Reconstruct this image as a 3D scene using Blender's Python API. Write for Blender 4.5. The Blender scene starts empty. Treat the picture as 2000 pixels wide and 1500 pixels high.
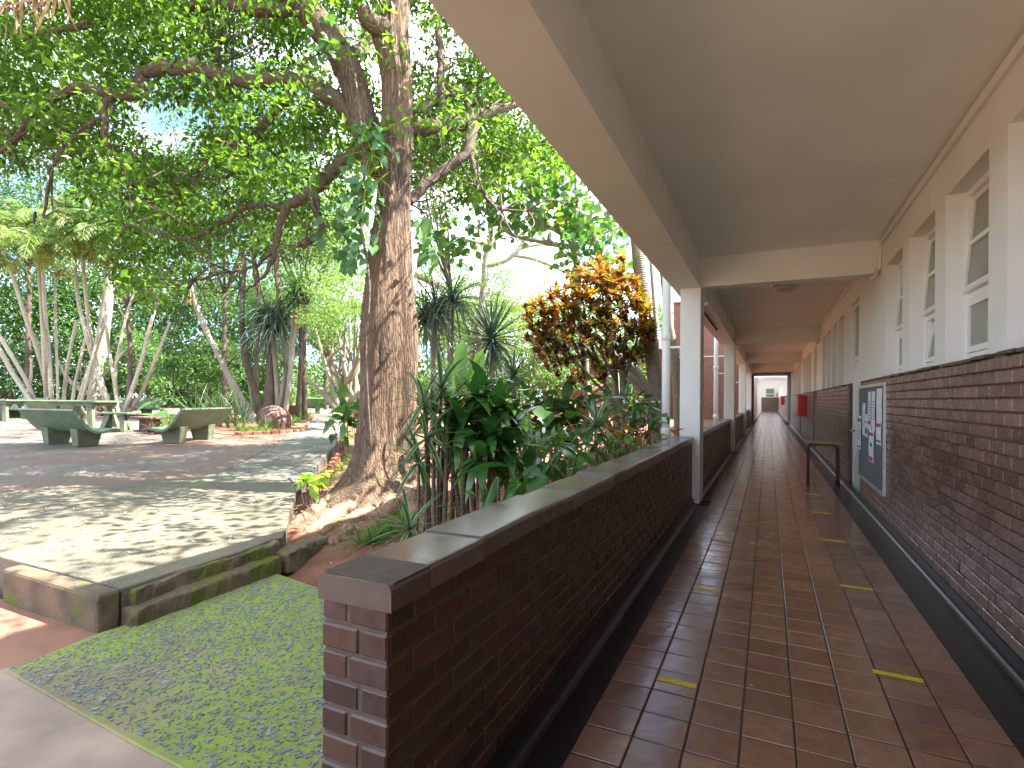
import bpy, bmesh, math, random
import numpy as np
from mathutils import Matrix, Vector

# ------------------------------------------------------------------ camera, sky, sun, exposure
scene = bpy.context.scene
col = scene.collection
rng = np.random.default_rng(7)
random.seed(7)
H = 1.52
YAW, ROLL = math.radians(25.4), math.radians(0.4)
cam_d = bpy.data.cameras.new('camera'); cam = bpy.data.objects.new('camera', cam_d); col.objects.link(cam)
cam_d.sensor_width = 36; cam_d.lens = 1054 / 2000 * 36; cam_d.shift_y = 0.0145
cam_d.clip_start = 0.05; cam_d.clip_end = 3000
cam.matrix_world = Matrix.Translation((0, 0, H)) @ Matrix.Rotation(YAW, 4, 'Z') @ Matrix.Rotation(math.pi / 2, 4, 'X') @ Matrix.Rotation(ROLL, 4, 'Z')
scene.camera = cam

SUN = Vector((1.0, 0.38, 1.43)).normalized()
world = bpy.data.worlds.new('World'); scene.world = world; world.use_nodes = True
wn = world.node_tree; wn.nodes.clear()
sky = wn.nodes.new('ShaderNodeTexSky'); sky.sky_type = 'NISHITA'; sky.sun_disc = False
sky.sun_elevation = math.asin(SUN.z); sky.sun_rotation = math.atan2(SUN.x, SUN.y)
sky.air_density = 0.5; sky.dust_density = 0.8; sky.ozone_density = 1.5
tc = wn.nodes.new('ShaderNodeTexCoord'); cn = wn.nodes.new('ShaderNodeTexNoise')
cmap = wn.nodes.new('ShaderNodeMapping'); cmap.inputs['Scale'].default_value = (1.6, 1.6, 4.0)
cmap.inputs['Location'].default_value = (2.8, 0, 0)
cn.inputs['Scale'].default_value = 1.7; cn.inputs['Detail'].default_value = 7; cn.inputs['Roughness'].default_value = 0.55
cr = wn.nodes.new('ShaderNodeValToRGB'); cr.color_ramp.elements[0].position = 0.44; cr.color_ramp.elements[1].position = 0.62
cr.color_ramp.elements[1].color = (0.85, 0.85, 0.85, 1)
cmix = wn.nodes.new('ShaderNodeMix'); cmix.data_type = 'RGBA'; cmix.inputs['B'].default_value = (7.6, 7.8, 8.1, 1)
bg = wn.nodes.new('ShaderNodeBackground'); bg.inputs['Strength'].default_value = 0.10
wo = wn.nodes.new('ShaderNodeOutputWorld')
wn.links.new(tc.outputs['Generated'], cmap.inputs['Vector']); wn.links.new(cmap.outputs[0], cn.inputs['Vector'])
wn.links.new(cn.outputs['Fac'], cr.inputs['Fac']); wn.links.new(cr.outputs['Color'], cmix.inputs['Factor'])
wn.links.new(sky.outputs[0], cmix.inputs['A']); wn.links.new(cmix.outputs['Result'], bg.inputs['Color'])
wn.links.new(bg.outputs[0], wo.inputs['Surface'])
sl = bpy.data.lights.new('sun', 'SUN'); sl.energy = 4.0; sl.angle = math.radians(0.5); sl.color = (1.0, 0.95, 0.86)
so = bpy.data.objects.new('sun', sl); col.objects.link(so); so.rotation_euler = SUN.to_track_quat('Z', 'Y').to_euler()
scene.view_settings.view_transform = 'Standard'; scene.view_settings.look = 'None'
scene.view_settings.exposure = 3.12; scene.view_settings.gamma = 1.0
scene.render.engine = 'CYCLES'
cy = scene.cycles
cy.max_bounces = 10; cy.diffuse_bounces = 5; cy.glossy_bounces = 4; cy.transmission_bounces = 5; cy.transparent_max_bounces = 8
cy.caustics_reflective = False; cy.caustics_refractive = False; cy.sample_clamp_indirect = 6.0
cy.use_denoising = True
try:
    cy.denoiser = 'OPENIMAGEDENOISE'
except Exception:
    pass

# ------------------------------------------------------------------ helpers
FW = np.array([-math.sin(YAW), math.cos(YAW), 0]); RT = np.array([math.cos(YAW), math.sin(YAW), 0]); UP = np.array([0, 0, 1.0])
CAM = np.array([0, 0, H])
def ray(x, y):
    u = (x - 1000) / 1054; v = -(y - 779) / 1054
    return FW + RT * (u * math.cos(ROLL) - v * math.sin(ROLL)) + UP * (u * math.sin(ROLL) + v * math.cos(ROLL))
def at(x, y, D):                       # a point seen at photo pixel (x, y), D metres in front of the camera
    return CAM + ray(x, y) * D
def gz(x, y):                          # height of the gently rising patio
    return 0.17 + 0.015 * (-math.sin(YAW) * x + math.cos(YAW) * y)
def gnd(x, y):                         # the patio point seen at a pixel
    r = ray(x, y); D = (H - 0.17) / (-r[2] + 0.015); return CAM + r * D
def srgb(r, g, b): return tuple(((c / 255) / 12.92 if c < 10 else ((c / 255 + 0.055) / 1.055) ** 2.4) for c in (r, g, b))

def mesh_np(name, V, F, smooth=False):
    V = np.asarray(V, dtype=np.float32).reshape(-1, 3)
    me = bpy.data.meshes.new(name)
    if isinstance(F, np.ndarray) and F.ndim == 2:
        n, k = F.shape
        tot = np.full(n, k, dtype=np.int32); flat = F.astype(np.int32).ravel()
    else:
        tot = np.array([len(f) for f in F], dtype=np.int32); flat = np.array([i for f in F for i in f], dtype=np.int32); n = len(tot)
    st = np.concatenate([[0], np.cumsum(tot)[:-1]]).astype(np.int32)
    me.vertices.add(len(V)); me.vertices.foreach_set('co', V.ravel())
    me.loops.add(len(flat)); me.loops.foreach_set('vertex_index', flat)
    me.polygons.add(n); me.polygons.foreach_set('loop_start', st); me.polygons.foreach_set('loop_total', tot)
    me.update(calc_edges=True); me.validate()
    me.polygons.foreach_set('use_smooth', np.full(len(me.polygons), bool(smooth)))
    return me
def tag(o, label=None, cat=None, group=None, kind=None):
    if label: o['label'] = label
    if cat: o['category'] = cat
    if group: o['group'] = group
    if kind: o['kind'] = kind
    return o
def obj(name, me, mat=None, parent=None, label=None, cat=None, group=None, kind=None, loc=None, rotz=None):
    o = bpy.data.objects.new(name, me); col.objects.link(o)
    if mat is not None and me is not None and hasattr(me, 'materials') and len(me.materials) == 0: me.materials.append(mat)
    if parent is not None: o.parent = parent
    if loc is not None: o.location = loc
    if rotz is not None: o.rotation_euler[2] = rotz
    return tag(o, label, cat, group, kind)
def thing(name, label, cat, loc=(0, 0, 0), rotz=0, group=None):
    o = bpy.data.objects.new(name, None); col.objects.link(o); o.location = loc; o.rotation_euler[2] = rotz
    o.empty_display_size = 0.1
    return tag(o, label, cat, group)

class MB:
    def __init__(s): s.v = []; s.f = []; s.n = 0
    def add(s, V, F):
        V = np.asarray(V, dtype=float).reshape(-1, 3); s.v.append(V)
        s.f.extend([tuple(int(i) + s.n for i in f) for f in F]); s.n += len(V); return s
    def box(s, x0, x1, y0, y1, z0, z1):
        V = [(x0, y0, z0), (x1, y0, z0), (x1, y1, z0), (x0, y1, z0), (x0, y0, z1), (x1, y0, z1), (x1, y1, z1), (x0, y1, z1)]
        return s.add(V, [(0, 3, 2, 1), (4, 5, 6, 7), (0, 1, 5, 4), (1, 2, 6, 5), (2, 3, 7, 6), (3, 0, 4, 7)])
    def prism(s, poly, z0, z1):         # poly: ccw (x, y); z may be callables
        f0 = z0 if callable(z0) else (lambda x, y: z0); f1 = z1 if callable(z1) else (lambda x, y: z1)
        n = len(poly)
        V = [(x, y, f0(x, y)) for x, y in poly] + [(x, y, f1(x, y)) for x, y in poly]
        return s.add(V, [tuple(range(n - 1, -1, -1)), tuple(range(n, 2 * n))] + [(i, (i + 1) % n, (i + 1) % n + n, i + n) for i in range(n)])
    def extrude_y(s, prof, y0, y1):     # prof: closed ccw list of (x, z)
        n = len(prof)
        V = [(x, y0, z) for x, z in prof] + [(x, y1, z) for x, z in prof]
        return s.add(V, [tuple(range(n)), tuple(range(2 * n - 1, n - 1, -1))] + [(i + n, (i + 1) % n + n, (i + 1) % n, i) for i in range(n)])
    def tube(s, path, rad, n=8, cap=True, wob=0.0):
        P = np.asarray(path, float); R = np.broadcast_to(np.asarray(rad, float), (len(P),))
        T = np.gradient(P, axis=0); T /= np.linalg.norm(T, axis=1)[:, None] + 1e-9
        ref = np.array([1.0, 0.1, 0.05]) if abs(T[0][2]) > 0.8 else np.array([0, 0, 1.0])
        a = np.linspace(0, 2 * math.pi, n, endpoint=False); V = []
        A = np.cross(T[0], ref); A /= np.linalg.norm(A)
        for i in range(len(P)):
            A = A - T[i] * (A @ T[i]); A /= np.linalg.norm(A) + 1e-9; B = np.cross(T[i], A)
            rr = R[i] * (1 + wob * rng.normal(size=n)) if wob else np.full(n, R[i])
            V.append(P[i] + np.outer(np.cos(a) * rr, A) + np.outer(np.sin(a) * rr, B))
        F = [(i * n + j, i * n + (j + 1) % n, (i + 1) * n + (j + 1) % n, (i + 1) * n + j) for i in range(len(P) - 1) for j in range(n)]
        if cap: F += [tuple(range(n - 1, -1, -1)), tuple((len(P) - 1) * n + j for j in range(n))]
        return s.add(np.concatenate(V), F)
    def me(s, name, smooth=False): return mesh_np(name, np.concatenate(s.v), s.f, smooth)
    def build(s, name, mat, parent=None, smooth=False, **k): return obj(name, s.me(name, smooth), mat, parent, **k)

def bevel_me(me, w, seg=2, ang=0.5):
    bm = bmesh.new(); bm.from_mesh(me)
    es = [e for e in bm.edges if len(e.link_faces) == 2 and e.calc_face_angle(0) > ang]
    bmesh.ops.bevel(bm, geom=es, offset=w, segments=seg, profile=0.5, affect='EDGES', clamp_overlap=True)
    bm.to_mesh(me); bm.free(); me.update(); return me
def spline(pts, k=6):                  # Catmull-Rom through the points (any dimension)
    P = np.asarray(pts, float)
    Q = np.vstack([2 * P[0] - P[1], P, 2 * P[-1] - P[-2]]); out = []
    t = np.linspace(0, 1, k, endpoint=False)[:, None]
    for i in range(1, len(Q) - 2):
        a, b, c, d = Q[i - 1], Q[i], Q[i + 1], Q[i + 2]
        out.append(0.5 * ((2 * b) + (c - a) * t + (2 * a - 5 * b + 4 * c - d) * t ** 2 + (3 * b - a - 3 * c + d) * t ** 3))
    out.append(P[-1:]); return np.vstack(out)

# leaf templates: (along, across, lift); widths peak at half of 1
def leaf_t(shape, seg=4, fold=0.25, droop=0.25):
    V = []; F = []
    for i in range(seg + 1):
        u = i / seg; w = shape(u) * 0.5; z = -droop * u * u
        V += [(u, -w, z + fold * w), (u, 0, z), (u, w, z + fold * w)]
    for i in range(seg):
        a = i * 3; F += [(a, a + 1, a + 4, a + 3), (a + 1, a + 2, a + 5, a + 4)]
    return np.array(V), F
oval = lambda u: max(0.04, math.sin(math.pi * min(1, u ** 0.75)) ** 0.8)
lance = lambda u: max(0.03, math.sin(math.pi * min(1, (0.06 + 0.94 * u) ** 0.6)) ** 0.9)
strap = lambda u: max(0.03, min(1, 0.55 + u * 1.2) * (1 - u ** 3.0))
heart = lambda u: max(0.03, math.sin(math.pi * min(1, (0.12 + 0.88 * u) ** 0.62)))
round_ = lambda u: max(0.06, math.sin(math.pi * min(1, u)) ** 0.5)
QT = np.array([(0, 0, 0), (0.45, -0.5, 0.05), (1, 0, -0.12), (0.45, 0.5, 0.05)]); QF = np.array([(0, 1, 2, 3)])
def unit(a): return a / (np.linalg.norm(a, axis=-1, keepdims=True) + 1e-9)
def scatter(P, A, N, L, W, tv=QT, tf=QF):
    A = unit(A); S = unit(np.cross(N, A)); N = np.cross(A, S); m = len(P)
    L = np.broadcast_to(L, (m,)); W = np.broadcast_to(W, (m,))
    V = P[:, None] + A[:, None] * (tv[None, :, 0:1] * L[:, None, None]) + S[:, None] * (tv[None, :, 1:2] * W[:, None, None]) + N[:, None] * (tv[None, :, 2:3] * L[:, None, None])
    F = np.array(tf)[None] + (np.arange(m) * len(tv))[:, None, None]
    return V.reshape(-1, 3), F.reshape(-1, np.array(tf).shape[1])
def rdir(n, up=0.0, flat=1.0):
    d = rng.normal(size=(n, 3)); d[:, 2] = d[:, 2] * flat + up; return unit(d)
def leaf_blob(C, R, per, ls, lw, up=0.9, shell=0.5, hang=0.0):
    """C (k,3) clump centres, R (k,) or (k,3) radii: leaves spread through each clump."""
    C = np.asarray(C, float); k = len(C); R = np.asarray(R, float); R = R[:, None] * np.ones(3) if R.ndim == 1 else R
    d = rdir(k * per); r = rng.random(k * per) ** shell
    P = np.repeat(C, per, 0) + d * r[:, None] * np.repeat(R, per, 0)
    A = unit(d * 0.7 + rdir(k * per) * 0.8 + np.array([0, 0, -hang])); N = unit(rdir(k * per) * 0.75 + np.array([0, 0, up]) + np.array(SUN) * 0.25)
    s = 0.7 + 0.6 * rng.random(k * per)
    return scatter(P, A, N, ls * s, lw * s)

# ------------------------------------------------------------------ materials
def newmat(name):
    m = bpy.data.materials.new(name); m.use_nodes = True; t = m.node_tree
    return m, t, t.nodes['Principled BSDF'], t.nodes['Material Output']
def nd(t, typ, **inp):
    n = t.nodes.new(typ)
    for k, v in inp.items():
        k = k.replace('_', ' ')
        if k in n.inputs: n.inputs[k].default_value = v
    return n
def ramp(t, fac, stops):
    r = t.nodes.new('ShaderNodeValToRGB'); e = r.color_ramp.elements
    while len(e) < len(stops): e.new(0.5)
    for el, (p, c) in zip(e, stops): el.position = p; el.color = (*c, 1) if len(c) == 3 else c
    t.links.new(fac, r.inputs['Fac']); return r.outputs['Color']
def mixc(t, fac, a, b, mode='MIX'):
    m = t.nodes.new('ShaderNodeMix'); m.data_type = 'RGBA'; m.blend_type = mode
    for s, v in (('Factor', fac), ('A', a), ('B', b)):
        if isinstance(v, (tuple, list)): m.inputs[s].default_value = (*v, 1) if len(v) == 3 else v
        elif isinstance(v, (int, float)): m.inputs[s].default_value = v
        else: t.links.new(v, m.inputs[s])
    return m.outputs['Result']
def coords(t, scale=(1, 1, 1), world=True):
    c = t.nodes.new('ShaderNodeNewGeometry' if world else 'ShaderNodeTexCoord'); mp = t.nodes.new('ShaderNodeMapping')
    mp.inputs['Scale'].default_value = scale; t.links.new(c.outputs['Position' if world else 'Object'], mp.inputs['Vector']); return mp.outputs[0]
def noise(t, vec, scale, detail=5, rough=0.55):
    n = nd(t, 'ShaderNodeTexNoise', Scale=scale, Detail=detail, Roughness=rough); t.links.new(vec, n.inputs['Vector']); return n.outputs['Fac']
def bump(t, bsdf, h, strength=0.4, dist=0.01):
    b = nd(t, 'ShaderNodeBump', Strength=strength, Distance=dist); t.links.new(h, b.inputs['Height']); t.links.new(b.outputs[0], bsdf.inputs['Normal']); return b
def rnd(t):                            # a number per piece: per object and per loose island
    a = t.nodes.new('ShaderNodeObjectInfo').outputs['Random']; b = t.nodes.new('ShaderNodeNewGeometry').outputs['Random Per Island']
    m = t.nodes.new('ShaderNodeMath'); m.operation = 'ADD'; t.links.new(a, m.inputs[0]); t.links.new(b, m.inputs[1])
    f = t.nodes.new('ShaderNodeMath'); f.operation = 'FRACT'; t.links.new(m.outputs[0], f.inputs[0]); return f.outputs[0]
def simple(name, c, rough=0.6, var=0.12, scale=6, bmp=0.15, bs=120, metal=0.0, spec=0.5):
    m, t, b, o = newmat(name); v = coords(t)
    d = tuple(x * (1 - var) for x in c); e = tuple(min(1, x * (1 + var)) for x in c)
    t.links.new(ramp(t, noise(t, v, scale), [(0.3, d), (0.7, e)]), b.inputs['Base Color'])
    b.inputs['Roughness'].default_value = rough; b.inputs['Metallic'].default_value = metal; b.inputs['Specular IOR Level'].default_value = spec
    if bmp: bump(t, b, noise(t, v, bs, 3), bmp, 0.004)
    return m
def leafmat(name, stops, transl=0.4, rough=0.38, spec=0.4, tcol=None):
    m, t, b, o = newmat(name); r = rnd(t)
    c = ramp(t, r, stops); v = coords(t)
    c = mixc(t, 0.55, c, ramp(t, noise(t, v, 2.2, 3), [(0.3, (0.55, 0.55, 0.55)), (0.7, (1.25, 1.25, 1.25))]), 'MULTIPLY')
    t.links.new(c, b.inputs['Base Color']); b.inputs['Roughness'].default_value = rough; b.inputs['Specular IOR Level'].default_value = spec
    tr = t.nodes.new('ShaderNodeBsdfTranslucent'); ms = t.nodes.new('ShaderNodeMixShader'); ms.inputs[0].default_value = transl
    t.links.new(mixc(t, 1.0, c, tcol or (1.55, 1.7, 0.75), 'MULTIPLY'), tr.inputs['Color'])
    t.links.new(b.outputs[0], ms.inputs[1]); t.links.new(tr.outputs[0], ms.inputs[2]); t.links.new(ms.outputs[0], o.inputs['Surface'])
    return m
def brickmat(name, stops, rough=0.42, bs=60):
    m, t, b, o = newmat(name); v = coords(t)
    c = ramp(t, rnd(t), stops)
    c = mixc(t, 0.5, c, ramp(t, noise(t, v, 35, 6, 0.65), [(0.3, (0.6, 0.6, 0.6)), (0.7, (1.3, 1.25, 1.2))]), 'MULTIPLY')
    t.links.new(c, b.inputs['Base Color']); b.inputs['Roughness'].default_value = rough
    t.links.new(ramp(t, noise(t, v, 18), [(0.3, (rough - 0.12,) * 3), (0.7, (rough + 0.16,) * 3)]), b.inputs['Roughness'])
    bump(t, b, noise(t, v, bs, 4, 0.6), 0.2, 0.003); return m

M = {}
M['brick'] = brickmat('dark glazed brick', [(0, (0.040, 0.020, 0.015)), (0.35, (0.055, 0.027, 0.020)), (0.7, (0.078, 0.037, 0.026)), (1, (0.05, 0.03, 0.026))], 0.36)
M['wallbrick'] = brickmat('corridor brick', [(0, (0.115, 0.056, 0.046)), (0.4, (0.155, 0.08, 0.063)), (0.75, (0.205, 0.116, 0.084)), (1, (0.14, 0.08, 0.074))], 0.30)
M['mortar'] = simple('mortar', (0.085, 0.06, 0.047), 0.9, 0.25, 30, 0.5, 200)
M['wallmortar'] = simple('wall mortar', (0.13, 0.08, 0.062), 0.9, 0.2, 30, 0.4, 200)
M['edging'] = brickmat('terracotta edging', [(0, (0.15, 0.052, 0.03)), (1, (0.22, 0.085, 0.05))], 0.75)
M['plaster'] = simple('white plaster', (0.74, 0.735, 0.68), 0.55, 0.06, 1.3, 0.12, 160)
M['ceiling'] = simple('ceiling paint', (0.83, 0.84, 0.78), 0.6, 0.06, 1.0, 0.15, 90)
M['paint'] = simple('white gloss paint', (0.78, 0.77, 0.74), 0.3, 0.03, 3, 0.05, 60)
M['pipe'] = simple('white pvc', (0.76, 0.76, 0.74), 0.35, 0.05, 4, 0.03, 60)
M['glass'] = simple('olive window glass', (0.21, 0.22, 0.155), 0.14, 0.06, 2, 0)
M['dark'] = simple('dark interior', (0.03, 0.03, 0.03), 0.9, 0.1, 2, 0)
M['metal'] = simple('steel', (0.35, 0.35, 0.34), 0.4, 0.2, 8, 0.1, 100, 0.9)
M['brass'] = simple('brass', (0.45, 0.30, 0.12), 0.3, 0.2, 8, 0, 10, 0.9)
M['alu'] = simple('aluminium trim', (0.55, 0.53, 0.48), 0.4, 0.08, 20, 0.05, 100, 0.4)
M['felt'] = simple('grey felt', (0.13, 0.15, 0.16), 0.95, 0.25, 260, 0.3, 400)
M['paper'] = simple('white paper', (0.74, 0.75, 0.8), 0.7, 0.03, 30, 0)
M['redprint'] = simple('red print', (0.50, 0.05, 0.045), 0.7, 0.05, 30, 0)
M['greyprint'] = simple('grey print', (0.32, 0.34, 0.42), 0.7, 0.3, 90, 0)
M['darkprint'] = simple('dark print', (0.05, 0.07, 0.07), 0.7, 0.3, 90, 0)
M['red'] = simple('red enamel', (0.50, 0.015, 0.012), 0.4, 0.06, 5, 0.05)
M['redtape'] = simple('red tape', (0.75, 0.07, 0.045), 0.6, 0.1, 30, 0)
M['yellow'] = simple('yellow tape', (0.62, 0.45, 0.03), 0.55, 0.18, 60, 0.1)
M['wood'] = simple('wood top', (0.33, 0.19, 0.09), 0.45, 0.25, 14, 0.1)
M['maroon'] = simple('maroon steel', (0.085, 0.02, 0.016), 0.35, 0.15, 12, 0.03)
M['rubber'] = simple('black rubber', (0.02, 0.02, 0.02), 0.7, 0.1, 10, 0)
M['greenc'] = simple('green painted concrete', (0.10, 0.155, 0.085), 0.5, 0.22, 5, 0.3, 90)
M['greendk'] = simple('dull green painted concrete', (0.105, 0.12, 0.072), 0.6, 0.25, 5, 0.35, 90)
M['stone'] = simple('red brown boulder', (0.12, 0.07, 0.052), 0.85, 0.3, 5, 0.6, 30)
M['drytex'] = simple('dry leaf', (0.30, 0.18, 0.10), 0.8, 0.4, 9, 0.2)

def tilemat():
    m, t, b, o = newmat('quarry floor tile'); v = coords(t)
    c = ramp(t, rnd(t), [(0, (0.19, 0.095, 0.066)), (0.35, (0.23, 0.12, 0.082)), (0.7, (0.285, 0.155, 0.104)), (1, (0.20, 0.103, 0.076))])
    c = mixc(t, 0.6, c, ramp(t, noise(t, v, 9, 6, 0.65), [(0.3, (0.6, 0.6, 0.6)), (0.7, (1.2, 1.2, 1.2))]), 'MULTIPLY')
    t.links.new(c, b.inputs['Base Color']); b.inputs['Specular IOR Level'].default_value = 0.6
    t.links.new(ramp(t, noise(t, v, 5, 6, 0.7), [(0.3, (0.12,) * 3), (0.75, (0.30,) * 3)]), b.inputs['Roughness'])
    bump(t, b, noise(t, coords(t, (1, 1, 1)), 7, 4), 0.25, 0.01); return m
M['tile'] = tilemat()
M['grout'] = simple('dark grout', (0.03, 0.025, 0.022), 0.8, 0.3, 40, 0.3, 200)
M['screed'] = simple('black polished screed', (0.014, 0.014, 0.015), 0.33, 0.35, 9, 0.25, 40)
def copmat():
    m, t, b, o = newmat('brown coping tile'); v = coords(t)
    c = ramp(t, rnd(t), [(0, (0.095, 0.066, 0.052)), (1, (0.135, 0.096, 0.078))])
    c = mixc(t, 0.5, c, ramp(t, noise(t, v, 14, 6, 0.65), [(0.3, (0.65, 0.65, 0.65)), (0.7, (1.2, 1.2, 1.2))]), 'MULTIPLY')
    t.links.new(c, b.inputs['Base Color']); b.inputs['Roughness'].default_value = 0.3; b.inputs['Specular IOR Level'].default_value = 0.8
    t.links.new(ramp(t, noise(t, v, 10, 6, 0.7), [(0.3, (0.15,) * 3), (0.75, (0.27,) * 3)]), b.inputs['Roughness']); bump(t, b, noise(t, v, 30, 3), 0.05, 0.002); return m
M['coping'] = copmat()

def aggregate(name, base, stone, moss_amt, moss=(0.10, 0.17, 0.012), scale=38, redden=0.0, bed=(0.4, 0.6), grad=None):
    """exposed-aggregate concrete with flat chips and patches of moss"""
    m, t, b, o = newmat(name); v = coords(t)
    vo = nd(t, 'ShaderNodeTexVoronoi', Scale=scale, Randomness=1.0); t.links.new(coords(t, (0.6, 1.1, 1)), vo.inputs['Vector'])
    nz = noise(t, v, 55, 3)
    ma = t.nodes.new('ShaderNodeMath'); ma.operation = 'MULTIPLY_ADD'; t.links.new(nz, ma.inputs[0]); ma.inputs[1].default_value = 0.25; t.links.new(vo.outputs['Distance'], ma.inputs[2])
    chip = ramp(t, ma.outputs[0], [(bed[0], (1, 1, 1)), (bed[1], (0, 0, 0))])
    sc = mixc(t, vo.outputs['Color'], tuple(x * 0.55 for x in stone), tuple(x * 1.35 for x in stone))
    bc = ramp(t, noise(t, v, 1.6, 7, 0.62), [(0.3, tuple(x * 0.6 for x in base)), (0.7, tuple(x * 1.3 for x in base))])
    c = mixc(t, chip, bc, sc)
    if redden:
        c = mixc(t, ramp(t, noise(t, v, 0.35, 6, 0.6), [(0.45 - redden * 0.3, (0, 0, 0)), (0.62 - redden * 0.3, (0.8, 0.8, 0.8))]), c, (0.165, 0.095, 0.07))
    if moss_amt:
        nf = noise(t, v, 1.15, 8, 0.68)
        if grad:                       # moss thins out towards the trodden walk
            g_ = t.nodes.new('ShaderNodeNewGeometry'); s_ = t.nodes.new('ShaderNodeSeparateXYZ'); t.links.new(g_.outputs['Position'], s_.inputs[0])
            m1 = t.nodes.new('ShaderNodeMath'); m1.operation = 'MULTIPLY_ADD'; t.links.new(s_.outputs[1], m1.inputs[0]); m1.inputs[1].default_value = grad[0]; m1.inputs[2].default_value = grad[1]
            m2 = t.nodes.new('ShaderNodeMath'); t.links.new(nf, m2.inputs[0]); t.links.new(m1.outputs[0], m2.inputs[1]); nf = m2.outputs[0]
        mn = ramp(t, nf, [(0.62 - moss_amt * 0.3, (0, 0, 0)), (0.74 - moss_amt * 0.3, (1, 1, 1))])
        mn = mixc(t, ramp(t, noise(t, v, 45, 3), [(0.3, (0.15, 0.15, 0.15)), (0.62, (1, 1, 1))]), (0, 0, 0), mn)
        mm = mixc(t, noise(t, v, 12), tuple(x * 0.6 for x in moss), tuple(x * 1.4 for x in moss))
        c = mixc(t, mn, c, mm)
    t.links.new(c, b.inputs['Base Color']); b.inputs['Roughness'].default_value = 0.72
    bump(t, b, chip, 0.35, 0.006); return m
M['moss_slab'] = aggregate('mossy pebble slab', (0.21, 0.175, 0.085), (0.22, 0.22, 0.19), 0.72, (0.185, 0.285, 0.014), scale=44, bed=(0.25, 0.35), grad=(0.13, -0.27))
M['slab'] = aggregate('exposed aggregate slab', (0.122, 0.105, 0.068), (0.115, 0.112, 0.104), 0.12, (0.13, 0.16, 0.06), 46)
M['path'] = aggregate('grey path slab', (0.13, 0.12, 0.096), (0.14, 0.136, 0.124), 0.15, (0.09, 0.105, 0.04), 50)
M['patio'] = aggregate('red dusted patio', (0.15, 0.13, 0.11), (0.155, 0.14, 0.128), 0.0, scale=40, redden=0.2)
M['walk'] = aggregate('pinkish concrete walk', (0.31, 0.225, 0.178), (0.28, 0.22, 0.18), 0.0, scale=60, redden=0.0, bed=(0.12, 0.25))
M['redfloor'] = simple('red painted floor', (0.24, 0.115, 0.075), 0.7, 0.2, 3, 0.3, 60)
def kerbmat():
    m, t, b, o = newmat('mossy concrete'); v = coords(t)
    c = ramp(t, noise(t, v, 4, 8, 0.65), [(0.3, (0.055, 0.042, 0.026)), (0.55, (0.13, 0.095, 0.058)), (0.75, (0.20, 0.10, 0.05))])
    c = mixc(t, ramp(t, noise(t, v, 2.4, 7, 0.65), [(0.5, (0, 0, 0)), (0.6, (1, 1, 1))]), c, (0.085, 0.10, 0.010))
    t.links.new(c, b.inputs['Base Color']); b.inputs['Roughness'].default_value = 0.85
    bump(t, b, noise(t, v, 25, 8, 0.7), 0.8, 0.02); return m
M['kerb'] = kerbmat()
def soilmat(name, a, b_, green=0.0):
    m, t, b, o = newmat(name); v = coords(t)
    c = ramp(t, noise(t, v, 3, 9, 0.68), [(0.3, a), (0.7, b_)])
    if green: c = mixc(t, ramp(t, noise(t, v, 0.12, 6), [(0.4, (0, 0, 0)), (0.55, (green,) * 3)]), c, (0.05, 0.085, 0.02))
    t.links.new(c, b.inputs['Base Color']); b.inputs['Roughness'].default_value = 0.95
    bump(t, b, noise(t, v, 22, 8, 0.7), 0.9, 0.03); return m
M['soil'] = soilmat('red garden soil', (0.14, 0.058, 0.034), (0.26, 0.12, 0.075))
M['ground'] = soilmat('ground', (0.17, 0.08, 0.05), (0.26, 0.15, 0.09), 0.9)
M['hills'] = soilmat('hills', (0.05, 0.08, 0.03), (0.09, 0.13, 0.05), 0.5)
def barkmat(name, dark, light, sc=7, bs=1.0, stretch=0.22, strength=0.9):
    m, t, b, o = newmat(name); v = coords(t, (1, 1, stretch))
    vo = nd(t, 'ShaderNodeTexVoronoi', Scale=sc * 3.2, Randomness=1.0); vo.feature = 'DISTANCE_TO_EDGE'
    ds = t.nodes.new('ShaderNodeVectorMath'); ds.operation = 'MULTIPLY_ADD'
    nv = nd(t, 'ShaderNodeTexNoise', Scale=sc * 1.3, Detail=4); t.links.new(v, nv.inputs['Vector'])
    t.links.new(nv.outputs['Color'], ds.inputs[0]); ds.inputs[1].default_value = (0.2, 0.2, 0.2); t.links.new(v, ds.inputs[2]); t.links.new(ds.outputs[0], vo.inputs['Vector'])
    f = ramp(t, vo.outputs['Distance'], [(0.0, (0, 0, 0)), (0.16, (0.75, 0.75, 0.75)), (0.5, (1, 1, 1))])
    fine = noise(t, coords(t, (1, 1, 0.5)), 40, 7, 0.7)
    c = mixc(t, f, dark, light); c = mixc(t, 0.6, c, ramp(t, fine, [(0.3, (0.55, 0.55, 0.55)), (0.7, (1.3, 1.3, 1.3))]), 'MULTIPLY')
    c = mixc(t, ramp(t, noise(t, coords(t), 1.3, 5), [(0.45, (0, 0, 0)), (0.7, (0.5, 0.5, 0.5))]), c, tuple(x * y for x, y in zip(light, (1.25, 1.3, 1.3))))
    t.links.new(c, b.inputs['Base Color']); b.inputs['Roughness'].default_value = 0.9
    hm = mixc(t, 0.35, f, fine); bump(t, b, hm, strength, 0.03 * bs); return m
M['bark'] = barkmat('rough brown bark', (0.055, 0.032, 0.02), (0.17, 0.107, 0.065), 8, 1.0, 0.10, 0.9)
M['rootbark'] = barkmat('dusty root bark', (0.10, 0.052, 0.032), (0.25, 0.155, 0.10), 5, 0.7, 0.8, 0.6)
M['limb'] = barkmat('dark limb bark', (0.05, 0.035, 0.026), (0.15, 0.105, 0.075), 9, 0.5, 0.5, 0.6)
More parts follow.
